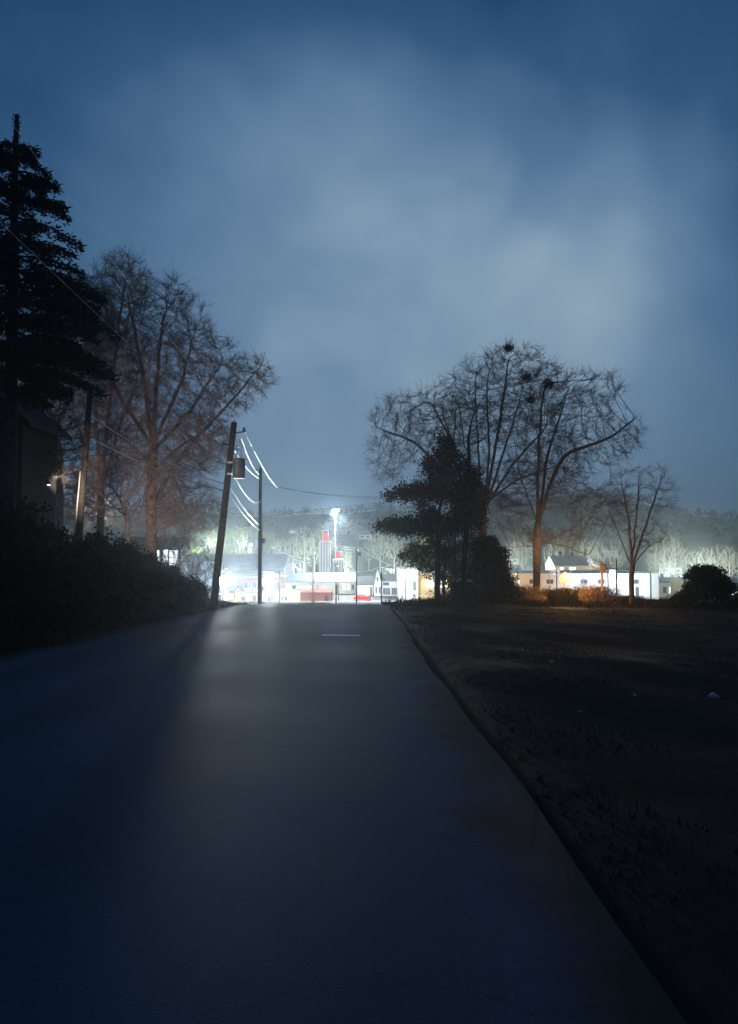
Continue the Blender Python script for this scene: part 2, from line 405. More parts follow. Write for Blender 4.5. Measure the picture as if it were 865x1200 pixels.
def chains(A, par, r):
    n = len(A); kids = [[] for _ in range(n)]
    for i in range(n):
        if par[i] >= 0: kids[par[i]].append(i)
    out = []; stack = [(0, None)]
    while stack:
        i, p = stack.pop(); ch = ([p] if p is not None else [])+[i]
        while kids[i]:
            ks = sorted(kids[i], key=lambda k: -r[k])
            for k in ks[1:]: stack.append((k, i))
            i = ks[0]; ch.append(i)
        if len(ch) > 1: out.append((ch, p is not None))
    return out
def skeleton_mesh(A, par, r, split):
    T = MB(); C = MB()
    for ch, branch in chains(A, par, r):
        pts = A[ch].copy(); rr = r[ch].copy()
        if branch: rr[0] = min(rr[0], rr[1]*1.15)
        if len(pts) > 4: pts[1:-1] = .25*pts[:-2]+.5*pts[1:-1]+.25*pts[2:]
        big = rr[1] if len(rr) > 1 else rr[0]
        if big >= split:
            cut = np.argmax(rr < split*.8) if (rr < split*.8).any() else len(rr)
            cut = max(cut, 2); T.tube(pts[:cut], rr[:cut], 9, mi=0)
            if cut < len(pts)-1: C.tube(pts[cut-1:], rr[cut-1:], 4, caps=False)
        else:
            C.tube(pts, rr, 5 if big > .05 else 3, caps=False)
    return T, C
def twigs(C, A, par, r, thr, n, ln, rad=.006, up=.25, droop=0.0, sub=2):
    sel = np.where(r < thr)[0]; sel = sel[par[sel] >= 0]
    for q in range(n):
        base = A[sel]+np.random.normal(scale=.05, size=(len(sel), 3)); d = A[sel]-A[par[sel]]; d /= np.linalg.norm(d, axis=1)[:, None]+1e-9
        d = d*.9+np.random.normal(scale=.42, size=d.shape); d[:, 2] += up; d /= np.linalg.norm(d, axis=1)[:, None]
        l = ln*np.random.uniform(.5, 1.4, len(sel))[:, None]
        mid = base+d*l*.5+np.random.normal(scale=.05*ln, size=d.shape); tip = base+d*l+np.random.normal(scale=.14*ln, size=d.shape); tip[:, 2] -= droop
        side = np.cross(d, np.random.normal(size=d.shape)); side /= np.linalg.norm(side, axis=1)[:, None]+1e-9
        s2 = np.cross(d, side)
        m = len(sel)
        ring = lambda p, k: np.stack([p+side*k, p-side*k*.5+s2*k*.87, p-side*k*.5-s2*k*.87], 1)
        v = np.concatenate([ring(base, rad*1.3), ring(mid, rad), tip[:, None]], 1)     # m,7,3
        f = []
        for i in range(m):
            o = 7*i
            f += [(o, o+1, o+4, o+3), (o+1, o+2, o+5, o+4), (o+2, o, o+3, o+5), (o+3, o+4, o+6), (o+4, o+5, o+6), (o+5, o+3, o+6)]
        C.add(v, f)
        # side twiglets: single slim blades
        for z in range(sub):
            t = np.random.uniform(.3, .95, m)[:, None]; p = base+(tip-base)*t
            dd = d*.6+np.random.normal(scale=.7, size=d.shape); dd[:, 2] += up*.6; dd /= np.linalg.norm(dd, axis=1)[:, None]
            e = p+dd*l*np.random.uniform(.3, .6, m)[:, None]
            k = rad*.8
            v = np.stack([p+side*k, p-side*k, e], 1); C.add(v, [(3*i, 3*i+1, 3*i+2) for i in range(m)])
            v = np.stack([p+s2*k, p-s2*k, e], 1); C.add(v, [(3*i, 3*i+1, 3*i+2) for i in range(m)])
def blob_points(blobs, n, shell=.5):
    """blobs: (px, py, depth, rx_px, rz_px, ry_m): points filling ellipsoids given where they stand"""
    vol = np.array([b[3]*b[4] for b in blobs], float); vol /= vol.sum(); out = []
    for b, f in zip(blobs, vol):
        c = np.array(at(b[0], b[1], b[2])); k = b[2]/F; rr = np.array([b[3]*k, b[5], b[4]*k])
        m = max(int(n*f), 8); d = np.random.normal(size=(m, 3)); d /= np.linalg.norm(d, axis=1)[:, None]
        out.append(c+d*rr*(np.random.uniform(0, 1, m)**shell)[:, None])
    return np.concatenate(out)
def ground_at(x, y): return float(gz(x, y))
def bare_tree(label, d, base_px, trunk_px, blobs, R0, n_att=1500, m=None, group=None, tw=(3, .55), step=.42, infl=4.5, kill=.8, name='bare_tree', leaves=None, droop=0.0, grav=.05, r0=.0105, limbs=()):
    m = m or M['bark']
    bx = xat(base_px, d); bz = ground_at(bx, d)-.15
    root = empty(name, (bx, d, bz), label, 'tree', group)
    path = [(bx, d, bz)]
    for (px, py, dd) in trunk_px:
        q = np.array(at(px, py, d+dd)); p0 = np.array(path[-1]); k = max(int(np.linalg.norm(q-p0)/step), 1)
        for i in range(1, k+1):
            path.append(tuple(p0+(q-p0)*i/k+np.random.normal(scale=.018, size=3)))
    pr = [-1]+list(range(len(path)-1)); nt_ = len(path)
    for lb in limbs:
        q0 = np.array(at(lb[0][0], lb[0][1], d+lb[0][2])); j = int(np.argmin(np.linalg.norm(np.array(path[:nt_] if len(lb[0]) < 4 else path)-q0, axis=1))); prev = j; p0 = np.array(path[j])
        for (px, py, dd) in [l[:3] for l in lb[1:]]:
            q = np.array(at(px, py, d+dd)); k = max(int(np.linalg.norm(q-p0)/step), 1)
            for i in range(1, k+1):
                path.append(tuple(p0+(q-p0)*i/k+np.random.normal(scale=.035, size=3))); pr.append(prev); prev = len(path)-1
            p0 = q
    A, par = colonize(path, blob_points(blobs, n_att), step, infl, kill, grav, par0=pr)
    r = radii(A, par, R0, r0=r0)
    fl = np.arange(len(A)) < 3; r[:3] *= np.array([1.45, 1.2, 1.07])[:len(r[:3])]
    T, C = skeleton_mesh(A, par, r, R0*.30)
    twigs(C, A, par, r, max(.022, r0*2), tw[0], tw[1], rad=tw[2] if len(tw) > 2 else .007, droop=droop)
    T.build('trunk', m, root, smooth=True); C.build('crown', m, root)
    if leaves:
        lm, cnt, size, sel_fn = leaves
        tips = A[r < .03]
        if sel_fn is not None: tips = tips[[sel_fn(t) for t in tips]]
        if len(tips):
            c = tips[np.random.randint(0, len(tips), cnt)]+np.random.normal(scale=.22, size=(cnt, 3))
            b = MB(); b.cards(c, size); b.build('foliage', lm, root)
    return root, A, r
def shrub(label, px, py_top, d, wpx, m, name='shrub', group=None, n=2600, leaf=.06, cat='shrub', stems=9, lumps=9, flat_=1.0, cone=False, base=None, twiggy=0, depth=None):
    """leafy bush: stems from one root, leaf clumps in an uneven outline"""
    x = xat(px, d); bz = ground_at(x, d)-.05 if base is None else base
    top = zat(py_top, d); h = max(top-bz, .4); wd = wpx*d/F
    dp = depth or wd
    root = empty(name, (x, d, bz), label, cat, group)
    S = MB(); Lf = MB(); pts = []
    for i in range(lumps):
        a = random.uniform(0, 2*math.pi); t = random.random()**.7
        hh = (random.uniform(.15, .95) if i else .85)*h
        wmax = (1-hh/h)*.95+.08 if cone else math.sqrt(max(1-(hh/h)**2.2, .05))
        rr = wmax*.5*t
        c = np.array([x+math.cos(a)*rr*wd*.9, d+math.sin(a)*rr*dp*.9, bz+hh])
        if i == 0: c = np.array([x+random.uniform(-.1, .1)*wd, d, bz+h*.84])
        rad = np.array([wd, dp, h*.9])*random.uniform(.16, .27)*(.6 if cone else 1)*(1 if i else .6)
        k = n//lumps
        dd = np.random.normal(size=(k, 3)); dd /= np.linalg.norm(dd, axis=1)[:, None]
        q = c+dd*rad*(np.random.uniform(0, 1, k)**.35)[:, None]*np.random.uniform(.8, 1.25, k)[:, None]
        q = q[q[:, 2] > bz+.05]; pts.append(q)
        mid = (np.array([x, d, bz])+c)/2+np.random.normal(scale=.08, size=3)
        if i < stems: S.tube([(x+random.uniform(-.1, .1), d+random.uniform(-.1, .1), bz-.05), mid, c], [.035, .022, .008], 5)
    k = n//3                                # body
    zz = np.random.uniform(.02, .85, k); ang = np.random.uniform(0, 6.283, k)
    wr = ((1-zz)*.9+.1 if cone else np.sqrt(1-zz**2))*.5*np.random.uniform(.2, 1, k)**.5*.86
    pts.append(np.stack([x+np.cos(ang)*wr*wd, d+np.sin(ang)*wr*dp, bz+zz*h], 1))
    Lf.cards(np.concatenate(pts), leaf)
    if twiggy:
        for i in range(twiggy):
            a = random.uniform(0, 6.28); rr = random.uniform(.1, .5)
            t0 = np.array([x+math.cos(a)*rr*.3*wd, d+math.sin(a)*rr*.3*dp, bz]); t1 = np.array([x+math.cos(a)*rr*wd*random.uniform(.8, 1.15), d+math.sin(a)*rr*dp, bz+h*random.uniform(.6, 1.12)*math.sqrt(1-(rr)**2)])
            S.tube([t0, (t0+t1)/2+np.random.normal(scale=.06, size=3), t1], [.012, .008, .003], 3, caps=False)
    S.build('stems', M['bark_dark'], root); Lf.build('foliage', m, root)
    return root

# --- right-hand group
r1, A1, _ = bare_tree('tallest spreading bare tree in the clump right of the road, many upright limbs', 50, 562,
    [(564, 660, 0), (566, 620, 0), (568, 590, 0)],
    [(590, 470, 50, 78, 62, 4.5), (520, 500, 50, 74, 52, 4.5), (470, 500, 50, 44, 42, 3), (600, 430, 50, 42, 28, 3), (560, 560, 50, 75, 42, 4), (455, 535, 50, 28, 36, 2.5), (640, 540, 50, 50, 40, 3)], .32, n_att=6500, tw=(6, .75), m=M['bark'], kill=.64, step=.38,
    limbs=[[(565, 620, 0), (548, 560, -.6), (520, 500, -1), (500, 462, -1.2)], [(566, 610, 0), (560, 520, .8), (556, 440, 1)], [(567, 600, 0), (585, 500, 0), (597, 415, 0)], [(567, 596, 0), (600, 545, -.8), (640, 500, -1.5)],
           [(565, 625, 0), (540, 575, .6), (490, 520, 1), (440, 500, 1.4)], [(568, 590, 0), (610, 560, 1.2), (655, 545, 2)], [(566, 605, 0), (574, 520, -1.5), (570, 450, -2.5)], [(565, 615, 0), (530, 540, 2), (535, 470, 3)], [(566, 600, 0), (590, 530, 2), (612, 460, 3)]])
r2, A2, _ = bare_tree('bare tree forking in a V above the amber lamp, its crown leaning right', 51, 628,
    [(629, 640, 0), (630, 614, 0)],
    [(660, 500, 51, 62, 56, 4), (715, 510, 51, 40, 40, 3), (640, 460, 51, 44, 34, 3), (640, 560, 51, 55, 40, 3.5), (690, 460, 51, 42, 28, 3), (690, 595, 51, 40, 28, 3), (600, 600, 51, 26, 30, 2), (640, 630, 51, 50, 14, 2)], .25, n_att=4800, tw=(6, .7), kill=.64, step=.38,
    limbs=[[(630, 614, 0), (631, 540, 0), (634, 480, .4), (641, 440, .6)], [(630, 612, 0), (645, 565, 0), (662, 532, -.4), (712, 515, -1), (745, 490, -1.2)], [(629, 640, 0), (606, 640, -.5), (588, 652, -.8)],
           [(629, 640, 0), (650, 630, -.6), (668, 622, -.9)], [(629, 636, 0), (665, 640, .5), (690, 652, 1), (718, 668, 1.4)], [(630, 614, 0), (640, 540, 1.4), (668, 450, 2.4)], [(630, 614, 0), (610, 560, 1), (600, 500, 1.6)]])
# slim dark stem in front of the big tree
bare_tree('slender dark straight stemmed bare tree in front of the tallest one', 44, 542,
    [(545, 640, 0), (549, 560, 0), (550, 535, 0)],
    [(536, 500, 44, 30, 42, 1.8), (568, 490, 44, 26, 36, 1.8)], .13, n_att=1100, m=M['bark_dark'], tw=(4, .5), kill=.5, step=.34)
# dead-leaved tree
bare_tree('tree holding dead brown leaves, drooping over the verge left of the clump', 45, 512,
    [(513, 660, 0), (514, 600, 0)],
    [(500, 616, 45, 56, 13, 2.6), (468, 619, 45, 34, 8, 1.6), (500, 575, 45, 44, 12, 2.4), (470, 580, 45, 26, 8, 1.4), (520, 545, 45, 28, 18, 1.8), (522, 520, 45, 12, 14, 1.2), (550, 590, 45, 22, 34, 2), (548, 560, 45, 18, 20, 1.6)], .17, n_att=2200, m=M['bark_dark'], step=.3, kill=.5, infl=3, tw=(2, .3),
    leaves=(M['brown_leaf'], 26000, .08, None), grav=0)
bare_tree('green leaved broadleaf sapling below the brown leaves beside the pale tall building', 47, 520,
    [(520, 690, 0), (519, 670, 0)],
    [(510, 645, 47, 38, 18, 2), (485, 652, 47, 20, 9, 1.3), (530, 665, 47, 30, 28, 2), (555, 650, 47, 24, 30, 1.6), (500, 668, 47, 14, 9, 1)], .10, n_att=1100, m=M['bark_dark'], step=.3, kill=.5, infl=3, tw=(2, .3),
    leaves=(M['green_leaf'], 12000, .07, None), grav=0)
for i, (px, d) in enumerate(((503, 48), (528, 46.5))):
    bare_tree(['thin pale stemmed sapling nearest the pale tall building', 'thin stemmed sapling under the middle of the brown leaves'][i], d, px, [(px+1, 670, 0)], [(px+2, 630, d, 14, 26, 1)], .06, n_att=60, m=M['bark'], step=.3, tw=(2, .4), group='saplings under the clump')
shrub('dark cone shaped evergreen at the right foot of the clump', 573, 630, 44.5, 112, M['evergreen'], n=14000, leaf=.075, cone=True, lumps=22, name='evergreen_bush', stems=8, cat='bush')
# small three-stemmed tree at the far right
bare_tree('small bare tree with three upright stems near the right edge, forked low', 46, 739,
    [(740, 680, 0), (741, 664, 0)],
    [(728, 590, 46, 24, 42, 1.6), (748, 580, 46, 18, 40, 1.4), (772, 575, 46, 20, 34, 1.4), (760, 630, 46, 26, 22, 1.5), (715, 605, 46, 14, 18, 1)], .15, n_att=1300, tw=(5, .45, .006), m=M['bark'], step=.32, kill=.48,
    limbs=[[(741, 664, 0), (737, 610, 0), (728, 560, .3)], [(741, 664, 0), (746, 610, .3), (750, 555, .4)], [(741, 660, 0), (756, 615, -.2), (776, 560, -.3)], [(740, 668, 0), (760, 640, -.4), (782, 628, -.6)], [(738, 630, 0), (718, 608, .3)]])

# mistletoe / nest clumps
def clump(px, py, d, rad, label):
    c = np.array(at(px, py, d)); b = MB(); n = 700
    dd = np.random.normal(size=(n, 3))*np.array([1, 1, .8])+np.sin(np.arange(n)*.9)[:, None]*np.array([.1, .05, .08])
    b.cards(c+dd*rad*.42, .055)
    for i in range(30):
        a = np.random.normal(size=3); a /= np.linalg.norm(a); b.tube([c, c+a*rad*1.3], [.012, .004], 3, caps=False)
    o = b.build('twig_nest', M['bark_dark'], None); me = o.data; me.transform(Matrix.Translation(-Vector(c))); o.location = c
    tag(o, label, 'nest', 'dark clumps in the treetops')
clump(596, 408, 50, .36, 'round dark clump at the very top of the tallest bare tree')
clump(617, 442, 49.5, .34, 'dark clump high in the crown, just right of the treetop clump')
clump(643, 450, 48.5, .42, 'largest dark clump high in the leaning bare tree')
clump(622, 468, 49.5, .26, 'small dark clump below the other treetop clumps')

# --- left-hand trees
bare_tree('tall bare tree behind the bank with a thick dark trunk, left of the transformer pole', 42, 178,
    [(178, 560, 0), (180, 520, 0)],
    [(190, 400, 42, 66, 66, 4.5), (120, 400, 42, 62, 80, 4.5), (235, 440, 42, 46, 50, 3.6), (150, 335, 42, 32, 32, 2.6), (205, 350, 42, 22, 24, 2.4), (262, 425, 42, 20, 36, 2), (190, 500, 42, 80, 70, 4)], .31, n_att=7000, m=M['bark_red'], tw=(7, .8, .008), kill=.62, step=.38,
    limbs=[[(180, 520, 0), (184, 450, 0), (190, 380, 0), (200, 345, 0)], [(180, 525, 0), (150, 480, -.6), (110, 410, -1)], [(180, 520, 0), (212, 450, .5), (228, 390, .8)], [(180, 520, 0), (168, 440, 1), (150, 350, 1.4)], [(179, 545, 0), (140, 510, 1), (90, 460, 1.6)], [(180, 530, 0), (225, 480, -.8), (262, 420, -1)], [(179, 555, 0), (215, 520, 1.4), (250, 500, 1.8)]])
bare_tree('multi stemmed bare tree crowding between the conifer and the thick trunked one', 45, 118,
    [(118, 590, 0), (119, 570, 0)],
    [(110, 400, 45, 50, 80, 4), (145, 330, 45, 30, 34, 3), (80, 460, 45, 40, 60, 3), (150, 450, 45, 36, 70, 3)], .22, n_att=4200, m=M['bark_red'], tw=(6, .75, .008), kill=.6, step=.38,
    limbs=[[(119, 570, 0), (112, 480, 0), (100, 400, 0), (96, 350, 0)], [(119, 572, 0), (128, 470, .8), (140, 380, 1.2), (150, 310, 1.4)], [(118, 585, 0), (95, 510, -.6), (70, 440, -1)], [(119, 575, 0), (140, 500, -1), (165, 430, -1.6)]])
bare_tree('leaning bare tree with a long limb reaching right over the wires', 46, 168,
    [(176, 600, 0), (200, 550, 0), (232, 510, 0), (262, 480, 0)],
    [(297, 440, 46, 27, 26, 2.4), (270, 470, 46, 28, 18, 2), (240, 520, 46, 40, 40, 3), (215, 580, 46, 38, 40, 2.6), (235, 600, 46, 30, 26, 2)], .17, n_att=3200, m=M['bark_red'], tw=(6, .6, .008), kill=.5, step=.35, limbs=[[(262, 480, 0), (290, 448, 0), (305, 430, 0)], [(200, 550, 0), (215, 590, .6), (225, 612, 1)]])
bare_tree('bare tree behind the left conifer, its top hidden by drooping boughs', 38, 72,
    [(70, 540, 0), (66, 500, 0)],
    [(60, 440, 38, 66, 56, 4), (100, 380, 38, 40, 56, 3), (30, 500, 38, 40, 50, 3), (110, 520, 38, 44, 60, 3), (30, 400, 38, 30, 40, 2)], .18, n_att=4800, m=M['bark_red'], tw=(6, .6, .007), kill=.48, step=.34, limbs=[[(66, 500, 0), (40, 440, 0), (20, 400, 0)], [(66, 500, 0), (95, 440, .6), (120, 380, 1)]])
bare_tree('low thickety bare tree above the bank between the two left poles', 40, 150,
    [(150, 610, 0)],
    [(140, 570, 40, 60, 40, 3), (205, 610, 40, 36, 30, 2.4), (90, 580, 40, 34, 40, 2.4), (180, 560, 40, 40, 40, 2.4)], .12, n_att=3200, m=M['bark_red'], tw=(6, .5, .007), kill=.46, step=.32)
bare_tree('thin dark trunked tree standing at the gable of the dark house', 30, 52,
    [(50, 560, 0), (48, 500, 0)], [(40, 470, 30, 30, 40, 2), (70, 520, 30, 30, 50, 2)], .11, n_att=900, m=M['bark_dark'], tw=(5, .5), kill=.5, step=.34)

# conifer at the left edge
def conifer():
    d = 24; px = 8; bx = xat(px, d); bz = ground_at(bx, d)-.2; top = zat(138, d)
    root = empty('conifer', (bx, d, bz), 'tall dark conifer at the left edge with drooping layered boughs and a bare spike top', 'tree')
    T = MB(); T.tube([(bx, d, bz), (bx+.05, d, bz+5), (bx, d, top-1.2), (bx+.03, d, top+.1)], [.26, .2, .10, .06], 9)
    B = MB(); Nn = MB()
    z = zat(455, d)
    lv = []
    while z < top-.9: lv.append(z); z += random.uniform(.30, .56)
    zlo, zhi = lv[0], top
    for z in lv:
        py = 640-(z-1.6)/d*F
        reach = np.interp(py, [150, 200, 250, 300, 345, 385, 420, 460], [.5, 1.5, 2.3, 2.8, 3.7, 4.0, 3.4, 2.2])
        nb = 9 if reach > 1 else 6
        for k in range(nb):
            a = random.uniform(0, 2*math.pi); ln = reach*random.uniform(.62, 1.04)
            if random.random() < .14: continue
            p = []; n = 9
            for i in range(n):
                t = i/(n-1); rr = ln*t
                p.append((bx+math.cos(a)*rr, d+math.sin(a)*rr, z+.25*math.sin(t*2.2)*ln*.25-ln*.20*t*t+random.uniform(-.03, .03)))
            p = np.array(p); B.tube(p, np.linspace(.045, .012, n), 4, caps=False)
            # needle sprays hanging off the bough
            m = int(190*ln)
            t = np.random.uniform(.12, 1, m)**.75*(n-1); i0 = np.minimum(t.astype(int), n-2); fr = (t-i0)[:, None]
            c = p[i0]*(1-fr)+p[i0+1]*fr
            wdt = (.09+.34*np.sin(np.clip(t/(n-1), 0, 1)*math.pi*.85))[:, None]
            perp = np.array([-math.sin(a), math.cos(a), 0])
            c = c+perp*np.random.uniform(-1, 1, (m, 1))*wdt*ln*.35+np.random.normal(scale=.045, size=(m, 3)); c[:, 2] -= np.abs(np.random.normal(scale=.09, size=m))
            dr = np.array([math.cos(a), math.sin(a), -.25])+np.random.normal(scale=.5, size=(m, 3)); dr /= np.linalg.norm(dr, axis=1)[:, None]
            s = np.cross(dr, np.random.normal(size=(m, 3))); s /= np.linalg.norm(s, axis=1)[:, None]
            l = np.random.uniform(.10, .22, (m, 1))
            v = np.stack([c-s*.014, c+dr*l*.5+s*.03, c+dr*l, c+dr*l*.5-s*.03], 1); Nn.add(v, [(4*i, 4*i+1, 4*i+2, 4*i+3) for i in range(m)])
    # leader spike with short needles
    m = 260; zz = np.random.uniform(top-1.6, top+.1, m); an = np.random.uniform(0, 6.28, m); rr = np.random.uniform(.02, .13, m)
    Nn.cards(np.stack([bx+np.cos(an)*rr, d+np.sin(an)*rr, zz], 1), .07, .3)
    T.build('trunk', M['bark_dark'], root, True); B.build('boughs', M['bark_dark'], root); Nn.build('needles', M['needle'], root)
conifer()

# --- bank shrubs (left)
bank = [(10, 596, 22, 120, 'dark shrub on the bank at the left edge of the picture'), (60, 612, 24, 110, 'dark shrub on the bank left of the leaning thin pole'),
        (104, 622, 27, 96, 'low dark shrub at the foot of the leaning thin pole'), (140, 640, 30, 84, 'dark shrub on the bank, second right of the thin pole'),
        (172, 650, 34, 70, 'dark shrub below the thick trunked bare tree'), (200, 664, 37, 60, 'small dark shrub in front of the bright windows'),
        (224, 682, 41, 50, 'last low shrub at the right end of the bank'), (32, 640, 18, 150, 'nearest broad low shrub on the left bank'), (90, 660, 23, 130, 'broad low shrub halfway down the left bank')]
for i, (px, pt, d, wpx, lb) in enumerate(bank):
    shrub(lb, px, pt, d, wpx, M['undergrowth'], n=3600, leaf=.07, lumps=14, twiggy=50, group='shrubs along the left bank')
# --- brush right
bx_ = [(598, 684, 47.6, 120, 'tawny brush heap between the evergreen and the V forked tree'), (648, 690, 49, 110, 'tawny brush around the foot of the V forked tree'),
       (694, 687, 47.9, 84, 'amber lit brush to the right of the glowing lamp'), (728, 699, 47, 90, 'dark brush at the foot of the three stemmed tree'),
       (772, 703, 46, 96, 'dark brush between the small tree and the round bush'), (545, 690, 47, 90, 'low brush under the brown leaved tree'), (660, 690, 45.2, 46, 'small brush tuft hiding the foot of the amber lamp post')]
for px, pt, d, wpx, lb in bx_:
    shrub(lb, px, pt, d, wpx, M['brush'], n=5200, leaf=.045, lumps=22, twiggy=700, group='brush along the top of the field', depth=2.6, stems=14)
shrub('round black bush with a tufted top at the right edge', 828, 664, 43, 112, M['evergreen'], n=14000, leaf=.075, lumps=40, cone=True, name='round_bush', cat='bush')

# --- grass (stuff)
def grass(name, label, x0, x1, y0, y1, n, h, m, bias=1.8, wd=.006, mask=None):
    y = y0+(y1-y0)*np.random.uniform(0, 1, n)**bias; x = np.random.uniform(0, 1, n)*(x1-x0)+x0
    if mask is not None: k = mask(x, y); x, y = x[k], y[k]; n = len(x)
    z = gz(x, y)-.01; hh = h*np.random.uniform(.4, 1.3, n)*(.55+.9*(np.sin(x*1.3+y*.7)*np.sin(y*1.1-x*.5) > .1)); a = np.random.uniform(0, 6.28, n); k = wd*(1+y/9)
    lean = np.random.normal(scale=.5, size=(n, 2))*hh[:, None]
    b = np.stack([x, y, z], 1); s = np.stack([np.cos(a)*k, np.sin(a)*k, 0*k], 1); t = b+np.stack([lean[:, 0], lean[:, 1], hh], 1)
    B = MB(); B.add(np.stack([b-s, b+s, t], 1), [(3*i, 3*i+1, 3*i+2) for i in range(n)])
    o = B.build(name, m); tag(o, label, 'grass', kind='stuff')
grass('field_grass', 'short dry tufty grass covering the field right of the road', 1.0, 44, 2, 52, 190000, .036, M['straw'], 1.5, mask=lambda x, y: (x < 4+y*.62) & (x > 1.06+.07*np.sin(y*1.3)+.06*np.sin(y*4.1)))
grass('tall_verge_grass', 'taller straw coloured grass at the top of the field below the brush', .9, 26, 42, 50, 16000, .26, M['brush'], 1.0)
grass('bank_grass', 'rough dark grass on the left bank', -26, -7.5, 6, 48, 50000, .12, M['undergrowth'], 1.2, mask=lambda x, y: x > -4-y*.62)

# ------------------------------------------------------------------ poles and wires by the road
def pole(label, base, top, r0, r1, m=None, name='utility_pole', group=None, k=12):
    root = empty(name, base, label, 'pole', group)
    b = MB(); n = 7
    p = [np.array(base)+(np.array(top)-np.array(base))*i/(n-1) for i in range(n)]
    p[0] = p[0]-np.array([0, 0, .3])
    b.tube(p, np.linspace(r0, r1, n), k); b.build('shaft', m or M['pole_wood'], root, True)
    return root
def insulator(root, c, s=1.0, m=None):
    b = MB(); c = np.array(c)
    b.tube([c, c+np.array([0, 0, .06*s]), c+np.array([0, 0, .14*s]), c+np.array([0, 0, .2*s])], [.05*s, .07*s, .05*s, .035*s], 8)
    return b.build('insulator', m or M['ceramic'], root)
P1b = np.array(at(90, 628, 33)); P1b[2] = ground_at(P1b[0], 33); P1t = np.array(at(106, 455, 33))
P2b = np.array(at(250, 690, 40)); P2b[2] = ground_at(P2b[0], 40); P2t = np.array(at(274.5, 495, 40))
P3b = np.array(at(304, 708, 60)); P3b[2] = ground_at(P3b[0], 60); P3t = np.array(at(305.5, 549, 60))
p1 = pole('thin leaning pole on the left bank with a pale strip up its lower side', P1b, P1t, .16, .12)
g = MB(); q0 = P1b+(P1t-P1b)*.0+np.array([-.17, -.04, .05]); q1 = P1b+(P1t-P1b)*.55+np.array([-.135, -.04, 0])
g.tube([q0, (q0+q1)/2, q1], .045, 8); g.build('cable_guard', M['guard'], p1, True)
p2 = pole('thick leaning pole carrying the big grey transformer can', P2b, P2t, .21, .16)
def on2(py, dx=0, dy=0, dz=0):
    t = (640-py)/F*40+1.6; f = (t-P2b[2])/(P2t[2]-P2b[2]); q = P2b+(P2t-P2b)*f; return q+np.array([dx, dy, dz])
# transformer can
tcx = np.array(at(280, 549, 39.8)); b = MB()
b.tube([tcx+np.array([0, 0, z]) for z in (-.52, -.50, -.2, .2, .46, .50, .56)], [.30, .33, .33, .345, .345, .37, .12], 16)
tr = b.build('transformer', M['grey_paint'], p2, True)
for (u, z0_) in ((-.60, .28), (-.62, -.32)): MB().box(tcx[0]+u, tcx[0]-.25, tcx[1]-.05, tcx[1]+.05, tcx[2]+z0_, tcx[2]+z0_+.08).build('mounting_bracket', M['galv'], p2)
for k, dx in enumerate((-.14, .12)):
    b = MB(); c = tcx+np.array([dx, 0, .5]); b.tube([c, c+np.array([0, 0, .1]), c+np.array([0, 0, .26]), c+np.array([0, 0, .3])], [.06, .075, .05, .02], 8); b.build('bushing', M['ceramic'], tr)
# arms and insulators
def arm(root, a, b_, r=.035, m=None):
    x = MB(); x.tube([a, b_], r, 6); return x.build('crossarm', m or M['pole_wood'], root)
a0 = on2(507); a1 = np.array(at(286, 506, 40)); arm(p2, a0, a1); insulator(p2, a1-np.array([0, 0, .02]), 1.3, M['grey_paint'])
a2 = np.array(at(259.5, 501, 39.6)); arm(p2, on2(506), a2, .02, M['galv']); insulator(p2, a2-np.array([0, 0, .1]), 1.1, M['grey_paint'])
a3 = np.array(at(260.5, 521, 39.8)); arm(p2, on2(520.5, .1), a3, .045)
a4 = np.array(at(281, 517, 39.9)); arm(p2, on2(519), a4, .025, M['galv']); insulator(p2, a4-np.array([0, 0, .08]), .9)
for px in (275.5, 279):
    c = np.array(at(px, 525, 39.8)); b = MB(); b.tube([c, c+np.array([.04, 0, .16])], [.05, .04], 8); b.build('cutout', M['ceramic'], p2)
insulator(p2, P2t-np.array([0, 0, .02]), 1.0)
insulator(p2, on2(567, -.2), .9)
for (s, e) in ((a4, tcx+np.array([.12, 0, .8])), (np.array(at(277, 524, 39.8)), tcx+np.array([-.14, 0, .8]))):
    b = MB(); b.tube([s, (np.array(s)+e)/2+np.array([.09, 0, 0]), e], .012, 4); b.build('jumper', M['wire_dark'], p2)
p3 = pole('slim upright pole at the crest right of the transformer pole, with a pale yellow guard', P3b, P3t, .155, .12)
g = MB(); q0 = P3b+np.array([.16, -.02, .05]); q1 = np.array(at(307, 610, 60)); g.tube([q0, q1], .06, 8); g.build('cable_guard', M['cream_wall'], p3, True)
insulator(p3, P3t-np.array([0, 0, .02]), 1.2); c3 = np.array(at(301.5, 552, 60)); arm(p3, np.array(at(305, 551, 60)), c3, .03, M['galv']); insulator(p3, c3-np.array([0, 0, .05]), 1.2)
b = MB(); c = np.array(at(307, 633, 59.8)); b.box(c[0]-.1, c[0]+.28, c[1]-.1, c[1]+.1, c[2]-.25, c[2]+.15); b.build('junction_box', M['grey_paint'], p3)

